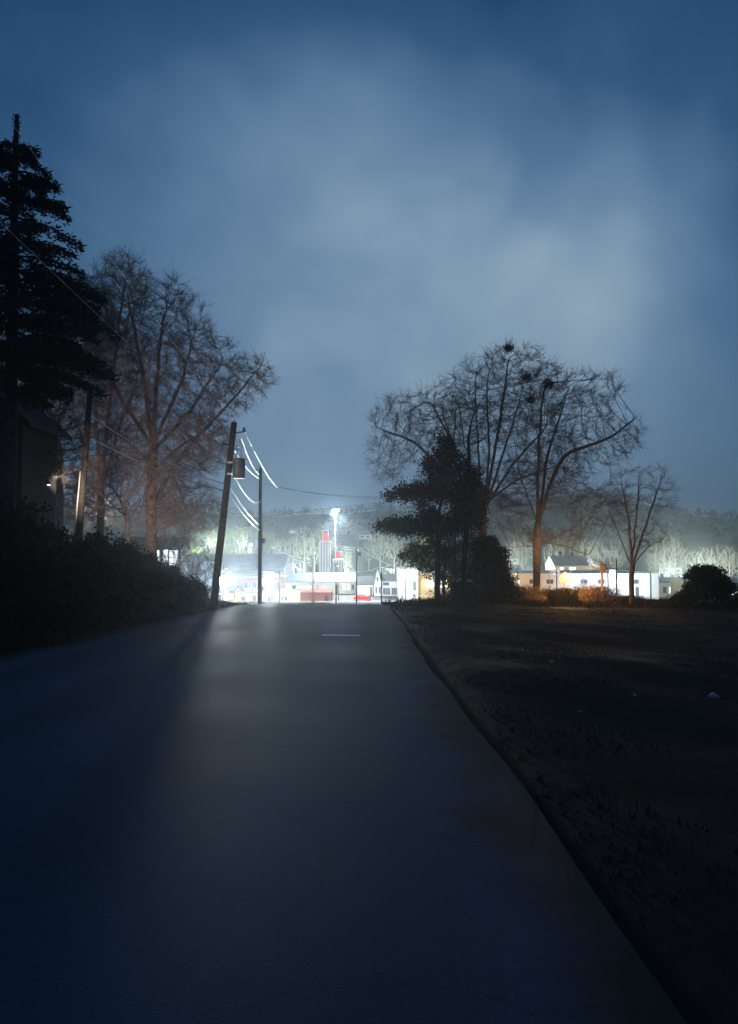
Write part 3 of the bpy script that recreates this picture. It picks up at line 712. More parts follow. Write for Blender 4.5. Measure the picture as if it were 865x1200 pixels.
def wire(label, a, b_, sag, r=.013, m=None, group='overhead wires'):
    if m is None: r = r*1.45 if r > .01 else r*.8
    a = np.array(a); b_ = np.array(b_); n = 25; t = np.linspace(0, 1, n)[:, None]
    p = a+(b_-a)*t; p[:, 2] -= (4*sag*t*(1-t))[:, 0]
    x = MB(); x.tube(p, r, 5, caps=False); o = x.build('overhead_wire', m or M['wire'], None, True)
    o.data.transform(Matrix.Translation(-Vector(a))); o.location = a
    tag(o, label, 'wire', group)
wire('thin wire rising up left from the top of the transformer pole', P2t+np.array([0, 0, .12]), (-4.6, -6, 8.6), .3, .0035)
wire('thin wire rising up left from the bracket left of the transformer pole', a2, (-6.6, -6, 8.4), .3, .0035)
wire('bright wire from the right hand bracket of the transformer pole past the slim pole top', a1+np.array([0, 0, .1]), np.array(at(325, 571, 70)), .35, .02)
wire('bright wire sagging beside it to just below the slim pole top', np.array(at(283, 514, 40)), np.array(at(304, 556, 59.9)), .35, .02)
wire('bright wire passing behind the transformer can', np.array(at(270, 520, 40)), np.array(at(304.3, 561, 59.9)), .3, .02)
wire('bright wire sagging from under the transformer can to the slim pole', np.array(at(276, 560, 39.9)), np.array(at(304.5, 588, 59.9)), .5, .02)
wire('brighter lower wire from the thin left pole to the transformer pole', P1b+(P1t-P1b)*.74, on2(575, -.1), .25, .022)
wire('fainter upper wire from the thin left pole to the transformer pole', P1b+(P1t-P1b)*.86, on2(567, -.15), .35, .015)
wire('left one of the two wires falling right from the transformer pole towards the lit trees', on2(578, .12), np.array(at(304, 621, 59.9)), .2, .02)
wire('right one of the two wires falling right from the transformer pole towards the lit trees', on2(570, .12), np.array(at(304, 615, 59.9)), .2, .02)
# pole hidden in the clump receives the dark wires
PH = np.array([xat(533, 74), 74, ground_at(xat(533, 74), 74)]); PHt = np.array(at(533, 575, 74))
pole('dark pole mostly hidden behind the brown leaved tree', PH, PHt, .15, .11)
wire('upper dark wire from the slim pole right to the brown leaved tree', np.array(at(306, 566, 60)), PHt-np.array([0, 0, .2]), .9, .014, M['wire_dark'])
wire('dark continuation of the outermost bright wire, running right over the town', np.array(at(325, 571, 70)), PHt-np.array([0, 0, .1]), .7, .014, M['wire_dark'])
wire('lower dark wire from the slim pole rising toward the tall mast', np.array(at(307, 607, 60)), PHt-np.array([0, 0, 1.0]), -.4, .012, M['wire_dark'])

# ------------------------------------------------------------------ dark house at the left edge
def dark_house():
    d = 27; xr = xat(32, d); xe = xr-9; z0 = ground_at(xr, d)-.3
    root = empty('house', (xr-4.5, d+3, z0), 'unlit dark house at the left edge, one gable slope showing below the conifer', 'house')
    ze = zat(494, d); zp = ze+4.2*.9
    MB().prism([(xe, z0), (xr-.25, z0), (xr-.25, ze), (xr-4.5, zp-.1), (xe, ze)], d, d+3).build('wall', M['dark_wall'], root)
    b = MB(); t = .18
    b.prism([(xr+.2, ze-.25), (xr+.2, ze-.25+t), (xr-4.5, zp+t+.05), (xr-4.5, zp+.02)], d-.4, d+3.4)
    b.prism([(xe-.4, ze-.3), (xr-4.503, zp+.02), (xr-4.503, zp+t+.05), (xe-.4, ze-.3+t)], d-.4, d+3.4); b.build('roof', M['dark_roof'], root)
    for k in range(2):
        x0 = xr-2.0-k*2.6; f = MB(); z = ze-1.9
        for (u0, u1, v0, v1) in ((x0-.5, x0+.5, z-.05, z), (x0-.5, x0+.5, z+1.2, z+1.25), (x0-.5, x0-.45, z, z+1.2), (x0+.45, x0+.5, z, z+1.2)): f.box(u0, u1, d-.06, d+.02, v0, v1)
        wf = f.build('window', M['dark_roof'], root); MB().box(x0-.45, x0+.45, d-.02, d+.01, z, z+1.2).build('pane', M['glass'], wf)
    lx, lz = xr-.24, z0+3.6
    b = MB(); b.tube([(lx-.02, d+1.6, lz+.25), (lx+.22, d+1.6, lz+.3), (lx+.25, d+1.6, lz+.1)], .025, 6); pl = b.build('wall_lamp', M['grey_paint'], root)
    MB().tube([(lx+.25, d+1.6, lz+.1), (lx+.25, d+1.6, lz-.06)], [.06, .12], 12).build('lamp_shade', M['grey_paint'], pl)
    lamp('SPOT', (lx+.27, d+1.6, lz-.08), 4600, (1, .80, .66), root, .08, aim=(-9.6, 38.5, lz+2.2), angle=74, blend=.7)
dark_house()

def thicket(px, py, d, label):
    bare_tree(label, d, px, [(px, py+34, 0)], [(px-6, py+20, d, 16, 18, 2), (px+8, py+8, d, 12, 20, 2), (px+2, py+40, d, 16, 14, 2)], .09, n_att=700, m=M['bark'], tw=(5, .6, .010), kill=.6, step=.4, r0=.012, name='thicket', group='thickets behind the crest')
thicket(208, 632, 66, 'pale bare thicket covering the gable of the bright windowed house'); thicket(226, 640, 70, 'pale bare thicket just left of the transformer pole foot'); thicket(240, 655, 74, 'low bare thicket beside the left floodlight')
# ------------------------------------------------------------------ the town
def window(root, x0, x1, z0, z1, y, glass, frame=None, fw=.12, bars=0, name='window'):
    f = MB(); fr = frame or M['trim']
    f.box(x0-fw, x1+fw, y-.10, y+.02, z0-fw, z0); f.box(x0-fw, x1+fw, y-.10, y+.02, z1, z1+fw)
    f.box(x0-fw, x0, y-.10, y+.02, z0, z1); f.box(x1, x1+fw, y-.10, y+.02, z0, z1)
    for i in range(bars):
        c = x0+(x1-x0)*(i+1)/(bars+1); f.box(c-fw*.3, c+fw*.3, y-.07, y+.02, z0, z1)
    w_ = f.build(name, fr, root); MB().box(x0, x1, y-.04, y+.01, z0, z1).build('pane', glass, w_)
    return w_
def building(name, label, px0, px1, py0, d, depth, wall, roof=None, rtype='flat', rh=1.0, wins=(), doors=(), cat='building', group=None, base=None, eave=.3, py_ridge=None):
    x0, x1 = xat(px0, d), xat(px1, d); z1 = zat(py0, d); z0 = (min(ground_at(x0, d), ground_at(x1, d)) if base is None else base)-.3
    root = empty(name, ((x0+x1)/2, d, z0), label, cat, group)
    if py_ridge is not None: rh = zat(py_ridge, d+depth/2)-z1
    if rtype == 'gable_front':
        xm = (x0+x1)/2
        MB().prism([(x0, z0), (x1, z0), (x1, z1), (xm, z1+rh), (x0, z1)], d, d+depth).build('wall', wall, root)
        b = MB(); s = rh/(xm-x0); t = .2
        b.prism([(x0-eave, z1-eave*s+.01), (xm, z1+rh+.01), (xm, z1+rh+t), (x0-eave, z1-eave*s+t)], d-eave, d+depth+eave)
        b.prism([(xm+.003, z1+rh+.01), (x1+eave, z1-eave*s+.01), (x1+eave, z1-eave*s+t), (xm+.003, z1+rh+t)], d-eave, d+depth+eave); b.build('roof', roof, root)
    else:
        if rtype == 'gable_side':
            ym = d+depth/2
            MB().prismx([(d, z0), (d+depth, z0), (d+depth, z1), (ym, z1+rh), (d, z1)], x0, x1).build('wall', wall, root)
            b = MB(); s = rh/(depth/2); t = .22
            b.prismx([(d-eave, z1-eave*s+.01), (ym, z1+rh+.01), (ym, z1+rh+t), (d-eave, z1-eave*s+t)], x0-eave, x1+eave)
            b.prismx([(ym+.003, z1+rh+.01), (d+depth+eave, z1-eave*s+.01), (d+depth+eave, z1-eave*s+t), (ym+.003, z1+rh+t)], x0-eave, x1+eave); b.build('roof', roof, root)
        else:
            MB().box(x0, x1, d, d+depth, z0, z1).build('wall', wall, root)
            b = MB(); pr = .35
            b.box(x0-.12, x1+.12, d-.12, d+.2, z1, z1+pr); b.box(x0-.12, x1+.12, d+depth-.2, d+depth+.12, z1, z1+pr)
            b.box(x0-.12, x0+.2, d+.2, d+depth-.2, z1, z1+pr); b.box(x1-.2, x1+.12, d+.2, d+depth-.2, z1, z1+pr); b.box(x0+.2, x1-.2, d+.2, d+depth-.2, z1-.05, z1+.08)
            b.build('roof', roof or M['grey_wall'], root)
            if x1-x0 > 14:
                for q in range(max(2, int((x1-x0)/16))):
                    cx = x0+(x1-x0)*(q+.5+random.uniform(-.25, .25))/max(2, int((x1-x0)/16)); MB().box(cx-.9, cx+.9, d+3, d+5, z1+.085, z1+random.uniform(.9, 1.4)).build('roof_unit', M['galv'], root)
                for q in range(int((x1-x0)/8)):
                    cx = x0+8*(q+.5); MB().box(cx-.09, cx+.09, d-.17, d-.003, z0+.31, z1-.15).build('downpipe', M['grey_wall'], root)
    for w_ in wins:
        a0, b0, a1, b1 = w_[:4]; g_ = w_[4] if len(w_) > 4 else M['glass']; bars = w_[5] if len(w_) > 5 else 0
        window(root, xat(a0, d), xat(a1, d), zat(b1, d), zat(b0, d), d, g_, bars=bars)
    for (a0, b0, a1, m_) in doors:
        xx0, xx1 = xat(a0, d), xat(a1, d); zz = zat(b0, d)
        o = MB().box(xx0, xx1, d-.06, d+.02, z0+.31, zz).build('door', m_, root)
        MB().box(xx1-.25, xx1-.15, d-.12, d-.062, z0+1.3, z0+1.45).build('handle', M['galv'], o)
    return root
G = M['glass']; LT = M['lit']; LC = M['lit_cool']; GP = M['grey_paint']
building('brick_store', 'long low red brick building behind the two glaring floodlights', 252, 333, 676.5, 212, 14, M['brick_red'], M['trim'], wins=[(286, 682, 291, 689), (296, 682, 301, 689), (319, 682, 324, 689)], doors=[(309, 683, 313, GP)])
building('warehouse', 'wide warehouse with a pale grey roof behind the red brick building', 205, 331, 669, 236, 34, M['grey_wall'], M['slate_roof'], 'gable_side', py_ridge=650, wins=[(215, 672, 222, 677), (230, 672, 237, 677)])
building('yellow_building', 'low cream yellow building at the crest between the slim pole and the dark brick block', 276, 352, 695, 186, 12, M['cream_wall'], M['grey_wall'],
         wins=[(283, 699, 288, 704), (314, 699, 321, 704, G, 1), (330, 699, 337, 704, G, 1)], doors=[(297, 698, 300.5, M['brick_dark']), (344, 698, 347, M['trim'])])
building('shed', 'small brown shed at the left end of the cream yellow building', 252, 275, 694, 188, 8, M['tan_wall'], M['dark_roof'], 'gable_side', rh=1.2, wins=[(263, 698, 268, 703, LT)], doors=[(256, 697, 260, M['dark_wall'])])
building('brick_block', 'low dark red brick block with a pale band, beside a cream pole', 352.5, 388, 694.5, 184.6, 9, M['brick_dark'], M['brick_red'], doors=[(381, 698, 385, M['dark_wall'])])
bb = building('white_store', 'long white shop with a blue grey roof and bright windows behind the dark brick block', 333, 417, 682, 214, 18, M['white_wall'], M['metal_roof'], 'gable_side', py_ridge=672,
         wins=[(337, 686, 341, 693, LC), (343, 686, 347, 693), (353, 687, 358, 693, LC), (359, 687, 364, 693, LC), (402, 685, 405, 691, LT), (407, 685, 410, 691, LT), (412, 685, 415, 691)], doors=[(370, 685, 373, M['galv']), (393, 685, 396, GP)])
building('white_shop', 'plain white shop front behind the red car', 417.6, 437, 685, 206, 12, M['white_wall'], M['slate_roof'], 'gable_side', py_ridge=676, wins=[(421, 689, 425, 695, LC), (428, 689, 433, 695, LC, 1)], doors=[(434, 688, 436, GP)])
building('gabled_house', 'narrow white gabled house with a steep pointed front', 438.5, 447, 684, 204, 12, M['white_wall'], M['slate_roof'], 'gable_front', py_ridge=667, wins=[(441.4, 676, 443.6, 681), (440, 688, 442, 695), (444, 688, 446, 695)])
building('shop_row', 'white shop row with grey windows between the gabled house and the tall white building', 447.6, 467, 681, 205, 12, M['white_wall'], M['slate_roof'], 'gable_side', py_ridge=673, wins=[(449, 682.5, 456, 686), (449, 689, 457, 697, G, 2), (459, 689, 466, 697, G, 2)])
tb = building('tall_white_building', 'tall blank white building with a round vent near its door, left of the clump', 467.6, 490, 668.5, 190, 16, M['white_wall'], M['trim'], wins=[(484, 681, 487.5, 692)], doors=[(470, 697, 472.5, GP)])
c = np.array(at(485.5, 697.5, 189.9)); b = MB(); b.tube([c, c-np.array([0, .35, 0])], [.42, .42], 16); v = b.build('vent', M['galv'], tb); MB().tube([c-np.array([0, .352, 0]), c-np.array([0, .40, 0])], [.3, .3], 12).build('vent_grille', M['grey_paint'], v)
building('tan_building', 'tan walled building glowing through the trunks of the clump', 490.6, 560, 672, 192, 18, M['tan_wall'], M['grey_wall'], wins=[(500, 680, 508, 688, LT, 1), (516, 680, 524, 688, LT, 1), (532, 680, 540, 688, LT, 1)], doors=[(511, 690, 514, GP)])
building('long_white_hall', 'long blank white hall glowing behind the V forked tree and the amber lamp', 585, 771, 673.5, 180, 26, M['white_wall'], M['trim'],
         wins=[(600+i*20, 679, 608+i*20, 684, G if i % 3 else LT) for i in range(8)], doors=[(612, 688, 616, GP), (676, 688, 680, GP), (744, 688, 748, GP)])
building('brown_roofed_house', 'house with a brown grey roof and lit upper windows above the amber lamp', 650, 690, 663, 262, 14, M['tan_wall'], M['slate_roof'], 'gable_side', py_ridge=652, wins=[(656, 665, 660, 668, LT), (667, 665, 674, 668, LT)])
building('low_white_office', 'low white office between the long hall and the round bush', 772, 806, 683, 200, 14, M['white_wall'], M['metal_roof'], 'gable_side', py_ridge=677, wins=[(776, 688, 780, 695), (783, 688, 787, 695, LC), (792, 688, 797, 695, LC)], doors=[(800, 688, 803, GP)])
building('cream_store', 'cream store with a yellow lit roof edge at the right edge of the picture', 807, 900, 684, 188, 14, M['cream_wall'], M['metal_roof'], 'gable_side', py_ridge=677, wins=[(830, 690, 840, 697, LT, 1), (850, 690, 862, 697, LT, 1)])
building('square_windowed_house', 'grey house on the slope with five bright square windows', 273, 300, 631, 430, 14, M['grey_wall'], M['slate_roof'], 'flat',
         wins=[(279.5, 636.5, 283, 640.5, LC), (285.8, 636.5, 289.6, 640.5, LC), (291.8, 636.5, 295.8, 640.5, LC), (280, 642.5, 284.4, 647, LC), (291, 642.5, 295, 647, LC)], cat='house')
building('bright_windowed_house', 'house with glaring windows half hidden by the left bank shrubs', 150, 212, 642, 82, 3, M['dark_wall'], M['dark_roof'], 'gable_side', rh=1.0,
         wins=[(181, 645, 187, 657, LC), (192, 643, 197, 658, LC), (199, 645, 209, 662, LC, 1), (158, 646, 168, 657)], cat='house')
# hillside houses
hs = [(345, 640, 660, 14, 'small grey house below the pale trees left of the tall striped tower'), (408, 640, 560, 16, 'small dark roofed house right of the tall striped tower on the slope'), (428, 652, 470, 16, 'small house low on the slope above the red car'),
      (455, 640, 600, 16, 'small house on the slope with one glaring window beside the brown leaves'), (318, 652, 450, 13, 'small house with one bright window right of the slim pole'), (240, 655, 420, 20, 'wide house on the slope above the left floodlight'), (600, 655, 380, 16, 'small house glowing left of the V forked tree'),
      (715, 655, 420, 18, 'small house on the slope above the cross armed post'), (790, 668, 330, 18, 'low house behind the white office at the right')]
for i, (px, py, d, wpx, lb) in enumerate(hs):
    gzp = ground_at(xat(px, d), d); ze = gzp+3.2; pe = 640-(ze-1.6)/d*F; k = 5
    building('hillside_house', lb, px-wpx/2, px+wpx/2, pe, d, 9, M['grey_wall'] if i % 2 else M['white_wall'], M['slate_roof'], 'gable_side', rh=2.2,
             wins=[(px-wpx*.3, pe+.25*(3.2/d*F), px-wpx*.12, pe+.6*(3.2/d*F), LC if i % 3 == 0 else G), (px+wpx*.1, pe+.25*(3.2/d*F), px+wpx*.3, pe+.6*(3.2/d*F), LC if i in (3, 4) else G)], cat='house', group='small houses on the town hillside')
# towers
def tower(label, px0, px1, pyt, d, red, frame=None):
    x0, x1 = xat(px0, d), xat(px1, d); z0 = ground_at((x0+x1)/2, d)-.2; z1 = zat(pyt, d); dp = x1-x0
    root = empty('sign_tower', ((x0+x1)/2, d, z0), label, 'tower')
    b = MB(); n = 4; w_ = (x1-x0)/n
    MB().box(x0+.05, x1-.05, d+.08, d+dp, z0, z1-.05).build('core', M['grey_wall'], root)
    for i in range(n): b.box(x0+i*w_+.02, x0+(i+1)*w_-w_*.35, d, d+.079, z0, z1)
    b.box(x0-.1, x1+.1, d-.05, d+dp+.1, z1, z1+.25); b.build('cladding', M['white_wall'], root)
    (a0, b0, a1, b1) = red; X0, X1 = xat(a0, d), xat(a1, d); Z0, Z1 = zat(b1, d), zat(b0, d)
    MB().box(X0, X1, d+.6, d+1.0, Z0, Z1).build('red_panel', M['red_sign'], root)
    f = MB(); f.box(X0-.12, X0-.001, d+.7, d+.9, z1+.25, Z1+.6); f.box(X1+.001, X1+.12, d+.7, d+.9, z1+.25, Z1+.6)
    if frame: f.box(xat(frame[0], d), X1+.2, d+.7, d+.9, Z1+.601, Z1+.85)
    f.build('sign_frame', M['trim'], root)
    return root
tower('taller white striped tower with a red panel on top', 374, 387, 635, 240, (378.5, 624.5, 384.5, 633.5), (376, 0))
tower('shorter white striped tower with a red panel on top', 390, 402, 656, 232, (393.5, 647, 399, 654.5))
gb = MB(); d = 238; x0, x1 = xat(335, d), xat(343.5, d); z0 = ground_at(x0, d)-.2; z1 = zat(660, d)
root = empty('vent_tower', ((x0+x1)/2, d, z0), 'blank pale grey square tower above the white shop roof, right of the floodlights', 'tower')
MB().box(x0, x1, d, d+2.4, z0, z1).build('wall', M['trim'], root); MB().box(x0-.15, x1+.15, d-.15, d+2.55, z1, z1+.25).build('cap', M['grey_wall'], root)

# red car on the cross street
def car(px, d, label, bodym):
    x = xat(px, d); z = -11.95
    root = empty('parked_car', (x, d, z), label, 'car'); L_ = 4.5
    side = [(-2.25, .35), (-2.25, .78), (-2.1, .95), (-1.55, 1.0), (-1.2, 1.42), (.35, 1.45), (1.05, 1.0), (2.05, .88), (2.25, .7), (2.25, .35), (1.85, .30), (1.75, .55), (1.4, .68), (1.05, .55), (.95, .28), (-.95, .28), (-1.05, .55), (-1.4, .68), (-1.75, .55), (-1.85, .3)]
    MB().prism([(x+a, z+b_) for a, b_ in side], d-.85, d+.85).build('body', bodym, root)
    gl = MB()
    for yy_ in (d-.86, d+.851):
        for poly in ([(-1.35, 1.02), (-1.1, 1.35), (-.45, 1.37), (-.45, 1.02)], [(-.35, 1.02), (-.35, 1.37), (.3, 1.37), (.85, 1.02)]): gl.prism([(x+a, z+b_) for a, b_ in poly], yy_, yy_+.01)
    gl.build('side_window', G, root)
    for a in (-1.4, 1.4):
        for s in (-1, 1):
            c = np.array([x+a, d+s*.76, z+.32]); t_ = MB().tube([c-np.array([0, .11, 0]), c+np.array([0, .11, 0])], .32, 16).build('wheel', M['tyre'], root)
            MB().tube([c+np.array([0, s*.112, 0]), c+np.array([0, s*.13, 0])], .19, 12).build('rim', M['galv'], t_)
    for s in (-1, 1):
        MB().box(x+2.251, x+2.28, d+s*.6-.16, d+s*.6+.16, z+.6, z+.74).build('headlight', M['bulb_warm'], root)
        MB().box(x-2.28, x-2.251, d+s*.6-.16, d+s*.6+.16, z+.65, z+.85).build('tail_light', M['tail'], root)
    return root
car(425, 187.6, 'small red car on the street below the white shop', M['red_paint'])

# town poles, street lamps
def street_lamp(label, px, d, pyt, energy, col, reach=2.2, side=1, bulb='bulb_warm', m=None, r=.13, arms=0, group='street lamps along the cross street', toward=14, angle=130):
    x = xat(px, d); z0 = ground_at(x, d); z0 = max(z0, -12.0) if 170 < d < 305 else z0; z1 = zat(pyt, d)
    root = pole(label, (x, d, z0), (x, d, z1), r*1.25, r*.85, m, 'street_lamp' if energy else 'utility_pole', group)
    root['category'] = 'street lamp' if energy else 'pole'
    for k in range(arms):
        b = MB(); zz = z1-.35-k*.9; b.box(x-1.2, x+1.2, d-.06-r, d+.04-r, zz-.06, zz+.06); ca = b.build('crossarm', M['trim'], root)
        for q in (-1.05, -.5, .5, 1.05): insulator(ca, (x+q, d-r, zz+.06), 1.0) if True else None
    if energy:
        hz = z1-1.2; h = np.array([x+side*.2, d+reach, hz+.5])
        MB().tube([(x, d, hz-.3), (x+side*.1, d+reach*.5, hz+.35), h], .045, 6).build('arm', M['galv'], root)
        b = MB(); b.box(h[0]-.18, h[0]+.18, h[1]-.1, h[1]+.75, h[2]-.02, h[2]+.12); hd = b.build('lamp_head', M['grey_paint'], root)
        MB().box(h[0]-.14, h[0]+.14, h[1]+.05, h[1]+.65, h[2]-.06, h[2]-.021).build('lens', M[bulb], hd)
        lamp('SPOT', (h[0], h[1]+.35, h[2]-.12), energy, col, root, .25, aim=(h[0], h[1]+toward, h[2]-9), angle=angle)
    return root
WARM = (1, .88, .62); COOL = (.86, .95, 1); WHT = (1, .97, .88)
KT = 0.62
TL = [(262, 178.5, 663, 16000, WARM, 'street lamp behind the left floodlight'),
      (328, 178.5, 668, 16000, WHT, 'street lamp in front of the vent tower'),
      (367, 179, 645, 18000, WARM, 'cream pole with a lamp standing before the dark brick block'),
      (394, 178.5, 660, 18000, COOL, 'dark pole with a lamp in front of the shorter striped tower'),
      (447, 178.5, 662, 20000, COOL, 'pole with a lamp at the corner of the gabled house'),
      (475, 178.5, 664, 20000, COOL, 'pole with a lamp in front of the tall white building'),
      (520, 178.5, 664, 14000, WARM, 'street lamp behind the clump before the tan building')]
for i, (px, d, pyt, e, cc, lb) in enumerate(TL):
    street_lamp(lb, px, d, pyt, e*KT, cc, m=M['cream_wall'] if i == 2 else M['pole_wood'], arms=1 if i == 3 else 0)
up = street_lamp('tall grey pole with two white crossarms and twin yellow boxes above the red car', 418, 178.5, 641, 26000*KT, COOL, arms=2)
for q in (-.35, .35):
    c = np.array([xat(418, 178.5)+q+.5, 178.3, zat(649, 178.3)]); b = MB(); b.tube([c-np.array([0, 0, .55]), c+np.array([0, 0, .5])], [.22, .22], 10); b.build('transformer', M['cream_wall'], up)
street_lamp('thin grey pole just right of the dark lamp pole', 397, 186.5, 664, 0, None, r=.09, group=None)
RL = [(606, 168, 669, 22000, (1, .74, .38), 'lamp post hidden by the V forked tree, warm light on the long hall'), (652, 168, 669, 15000, (1, .50, .14), 'lamp post behind the amber lamp lighting the long hall'),
      (712, 168, 669, 60000, COOL, 'lamp post between the cross armed post and the small tree'), (762, 168, 669, 60000, COOL, 'lamp post at the right end of the long hall'),
      (802, 178, 672, 18000, WHT, 'lamp post by the low white office'), (848, 172, 672, 18000, WARM, 'lamp post in front of the cream store')]
for px, d, pyt, e, cc, lb in RL: street_lamp(lb, px, d, pyt, e*KT*.26, cc, group='lamp posts before the long hall')
# wires in town
def tw(label, a, b_, sag=.6, r=.03): wire(label, np.array(at(*a)), np.array(at(*b_)), sag, r, M['wire'], 'wires over the town street')
tw('topmost white wire from the tall striped tower to the two armed pole', (385, 634, 240), (418, 641.5, 178.5))
tw('second white wire from the striped tower to the two armed pole', (386, 637, 240), (416, 644, 178.5))
tw('third white wire from the striped tower to the two armed pole', (386, 642, 240), (416, 646.5, 178.5))
tw('wire from the two armed pole right towards the brown leaves', (420, 641.5, 178.5), (475, 666, 178.5), .8)
tw('wire from the cream pole up left past the slim pole', (367, 655, 179), (318, 640, 240), 1.0)
tw('lower wire from the cream pole left to the vent tower', (367, 659, 179), (336, 648, 230), 1.0)
tw('sagging wire from the dark lamp pole to the gabled house corner', (394, 661, 178.5), (447, 663, 178.5), 1.6)
tw('short wire from the gabled house corner to the tall white building', (447, 663, 178.5), (475, 668, 178.5), .5)

# tall mast lamp with haze cone
d = 245; mx = xat(393, d); mz = zat(600, d)
mr = pole('very tall slim mast with a glaring white floodlight head above the striped towers', (mx, d, -12), (mx, d, mz), .3, .14, M['galv'], 'mast_lamp'); mr['category'] = 'mast lamp'
MB().box(mx-.9, mx+.9, d-.15, d+.15, mz, mz+.15).build('crossarm', M['galv'], mr)
for q in (-.75, 0, .75):
    h = MB().box(mx+q-.28, mx+q+.28, d-.45, d+.25, mz+.16, mz+.72).build('lamp_head', M['grey_paint'], mr); MB().box(mx+q-.25, mx+q+.25, d-.49, d-.451, mz+.18, mz+.70).build('lens', M['bulb_white'], h)
MB().box(mx-1.5, mx-.3, d-.4, d-.1, mz-1.0, mz-.7).build('second_lamp', M['bulb_white'], mr)
lamp('SPOT', (mx, d-.8, mz-.2), 170000, COOL, mr, .5, aim=(mx+8, d-12, -12), angle=120, blend=.6)
lamp('POINT', (mx-.2, d-1.1, mz+.3), 24000, (.66, .86, 1), mr, .5)
# two glaring floodlights
def flood(label, px, py, d, e, aimx):
    c = np.array(at(px, py, d)); gz0 = ground_at(c[0], d)
    root = empty('floodlight', (c[0], d, gz0), label, 'floodlight', 'glaring floodlights below the crest')
    MB().tube([(c[0], d+.2, gz0-.2), (c[0], d+.2, c[2]-.6)], .08, 8).build('post', M['galv'], root)
    MB().box(c[0]-.55, c[0]+.55, d-.1, d+.25, c[2]-.52, c[2]+.52).build('housing', M['grey_paint'], root)
    b = MB(); b.sphere((c[0], d-.12, c[2]), (.85, .14, .80), 18, 10); b.build('lens', M['bulb_white'], root, True)
    lamp('SPOT', (c[0], d-.35, c[2]), e, COOL, root, .4, aim=(aimx, 30, 14), angle=165, blend=.4)
    lamp('POINT', (c[0], d-1.0, c[2]+.1), e*.05, COOL, root, .4)
flood('left glaring floodlight at the foot of the thick transformer pole', 264, 681, 104, 36000, -12)
flood('right glaring floodlight just right of the slim pole', 315, 683, 108, 26000, 0)

# amber lamp in the brush
LD = 46.2; c = np.array(at(662, 677.5, LD)); g0 = ground_at(c[0], LD)
ar = empty('lamp_post', (c[0], LD, g0), 'glowing amber lamp on a short post in the brush right of the V forked tree', 'lamp')
MB().tube([(c[0], LD, g0-.2), (c[0], LD, c[2]-.2)], .035, 8).build('post', M['bark_dark'], ar)
MB().tube([(c[0], LD, c[2]-.36), (c[0], LD, c[2]-.30)], [.12, .15], 12).build('collar', M['grey_paint'], ar)
MB().sphere(c, (.32, .32, .32), 20, 12).build('globe', M['bulb_sodium'], ar, True)
MB().tube([(c[0], LD, c[2]+.31), (c[0], LD, c[2]+.37)], [.1, .03], 10).build('cap', M['grey_paint'], ar)
lamp('POINT', (c[0]+.1, LD-.50, c[2]+.40), 420, (1, .50, .15), ar, .12)
lamp('SPOT', (c[0], LD-.50, c[2]+.1), 3000, (1, .50, .15), ar, .2, aim=(c[0]+.3, 49, g0+.3), angle=135, blend=.8)
lamp('SPOT', (c[0], LD-.50, c[2]), 900, (1, .50, .15), ar, .2, aim=(c[0], 42, -2.6), angle=110, blend=.9)
# yard lamp behind the bank, and added fill lamps to brighten the slope trees
yl = street_lamp('dim warm yard lamp glinting over the bank beside the thin leaning pole', 118, 53, 610, 0, None, r=.05, group=None)
c = np.array(at(118, 610, 52.8)); MB().sphere(c, (.08, .08, .09), 12, 8).build('globe', M['bulb_warm'], yl, True); lamp('SPOT', (c[0], c[1]-.1, c[2]+.2), 10000, (1, .72, .52), yl, .15, aim=(c[0]+1.5, 46, c[2]+9), angle=140, blend=.7)
SLOPE_FILL = [(246, 312, 640, 80000, WHT, 'added fill lamp among the round green trees left of the transformer pole'), (285, 340, 637, 80000, WHT, 'added fill lamp just left of the five square windows'),
      (352, 296, 668, 75000, COOL, 'added fill lamp under the pale forked trees left of the striped tower'), (408, 318, 669, 70000, COOL, 'added fill lamp right of the shorter striped tower'),
      (458, 306, 669, 70000, COOL, 'added fill lamp above the gabled house, with a glaring head'), (618, 270, 670, 80000, WARM, 'added fill lamp just left of the V forked tree'),
      (690, 276, 670, 80000, COOL, 'added fill lamp just over the long hall roof'), (782, 226, 672, 75000, COOL, 'added fill lamp between the small tree and the round bush'), (816, 214, 676, 80000, WHT, 'added fill lamp just left of the round bush')]
for px, d, pyt, e, cc, lb in SLOPE_FILL:
    q = street_lamp(lb, px, d, pyt, 0, None, group='added fill lamps up the town slope', r=.12); q['category'] = 'street lamp'; c = np.array([xat(px, d), d, zat(pyt, d)])
    MB().sphere(c+np.array([0, 0, .3]), (.13, .13, .13), 10, 6).build('globe', M['bulb_white'], q, True); lamp('POINT', tuple(c+np.array([0, -.6, .3])), e*.42, (.9, 1, .84), q, .4)
# cross armed post, thin post, field post
x = xat(705, 47.5); g0 = ground_at(x, 47.5); cp = pole('short post with a rusty brown crossarm right of the amber lamp', (x, 47.5, g0), (x, 47.5, zat(658, 47.5)), .09, .08, M['bark_red'], 'cross_post')
MB().box(x-.75, x+.35, 47.36, 47.42, zat(667.5, 47.5), zat(665, 47.5)).build('crossarm', M['bark_red'], cp); MB().box(x-.14, x+.14, 47.30, 47.41, zat(671, 47.5), zat(660, 47.5)).build('plate', M['bark_red'], cp)
x = xat(722, 52); pole('plain thin post between the cross armed post and the small tree', (x, 52, ground_at(x, 52)), (x, 52, zat(655, 52)), .06, .05, M['pole_wood'], 'thin_post')
x = xat(554, 38); xt = xat(557, 38); pole('short leaning stake at the field edge in front of the evergreen', (x, 38, ground_at(x, 38)), (xt, 38, zat(688, 38)), .07, .06, M['bark_dark'], 'stake')

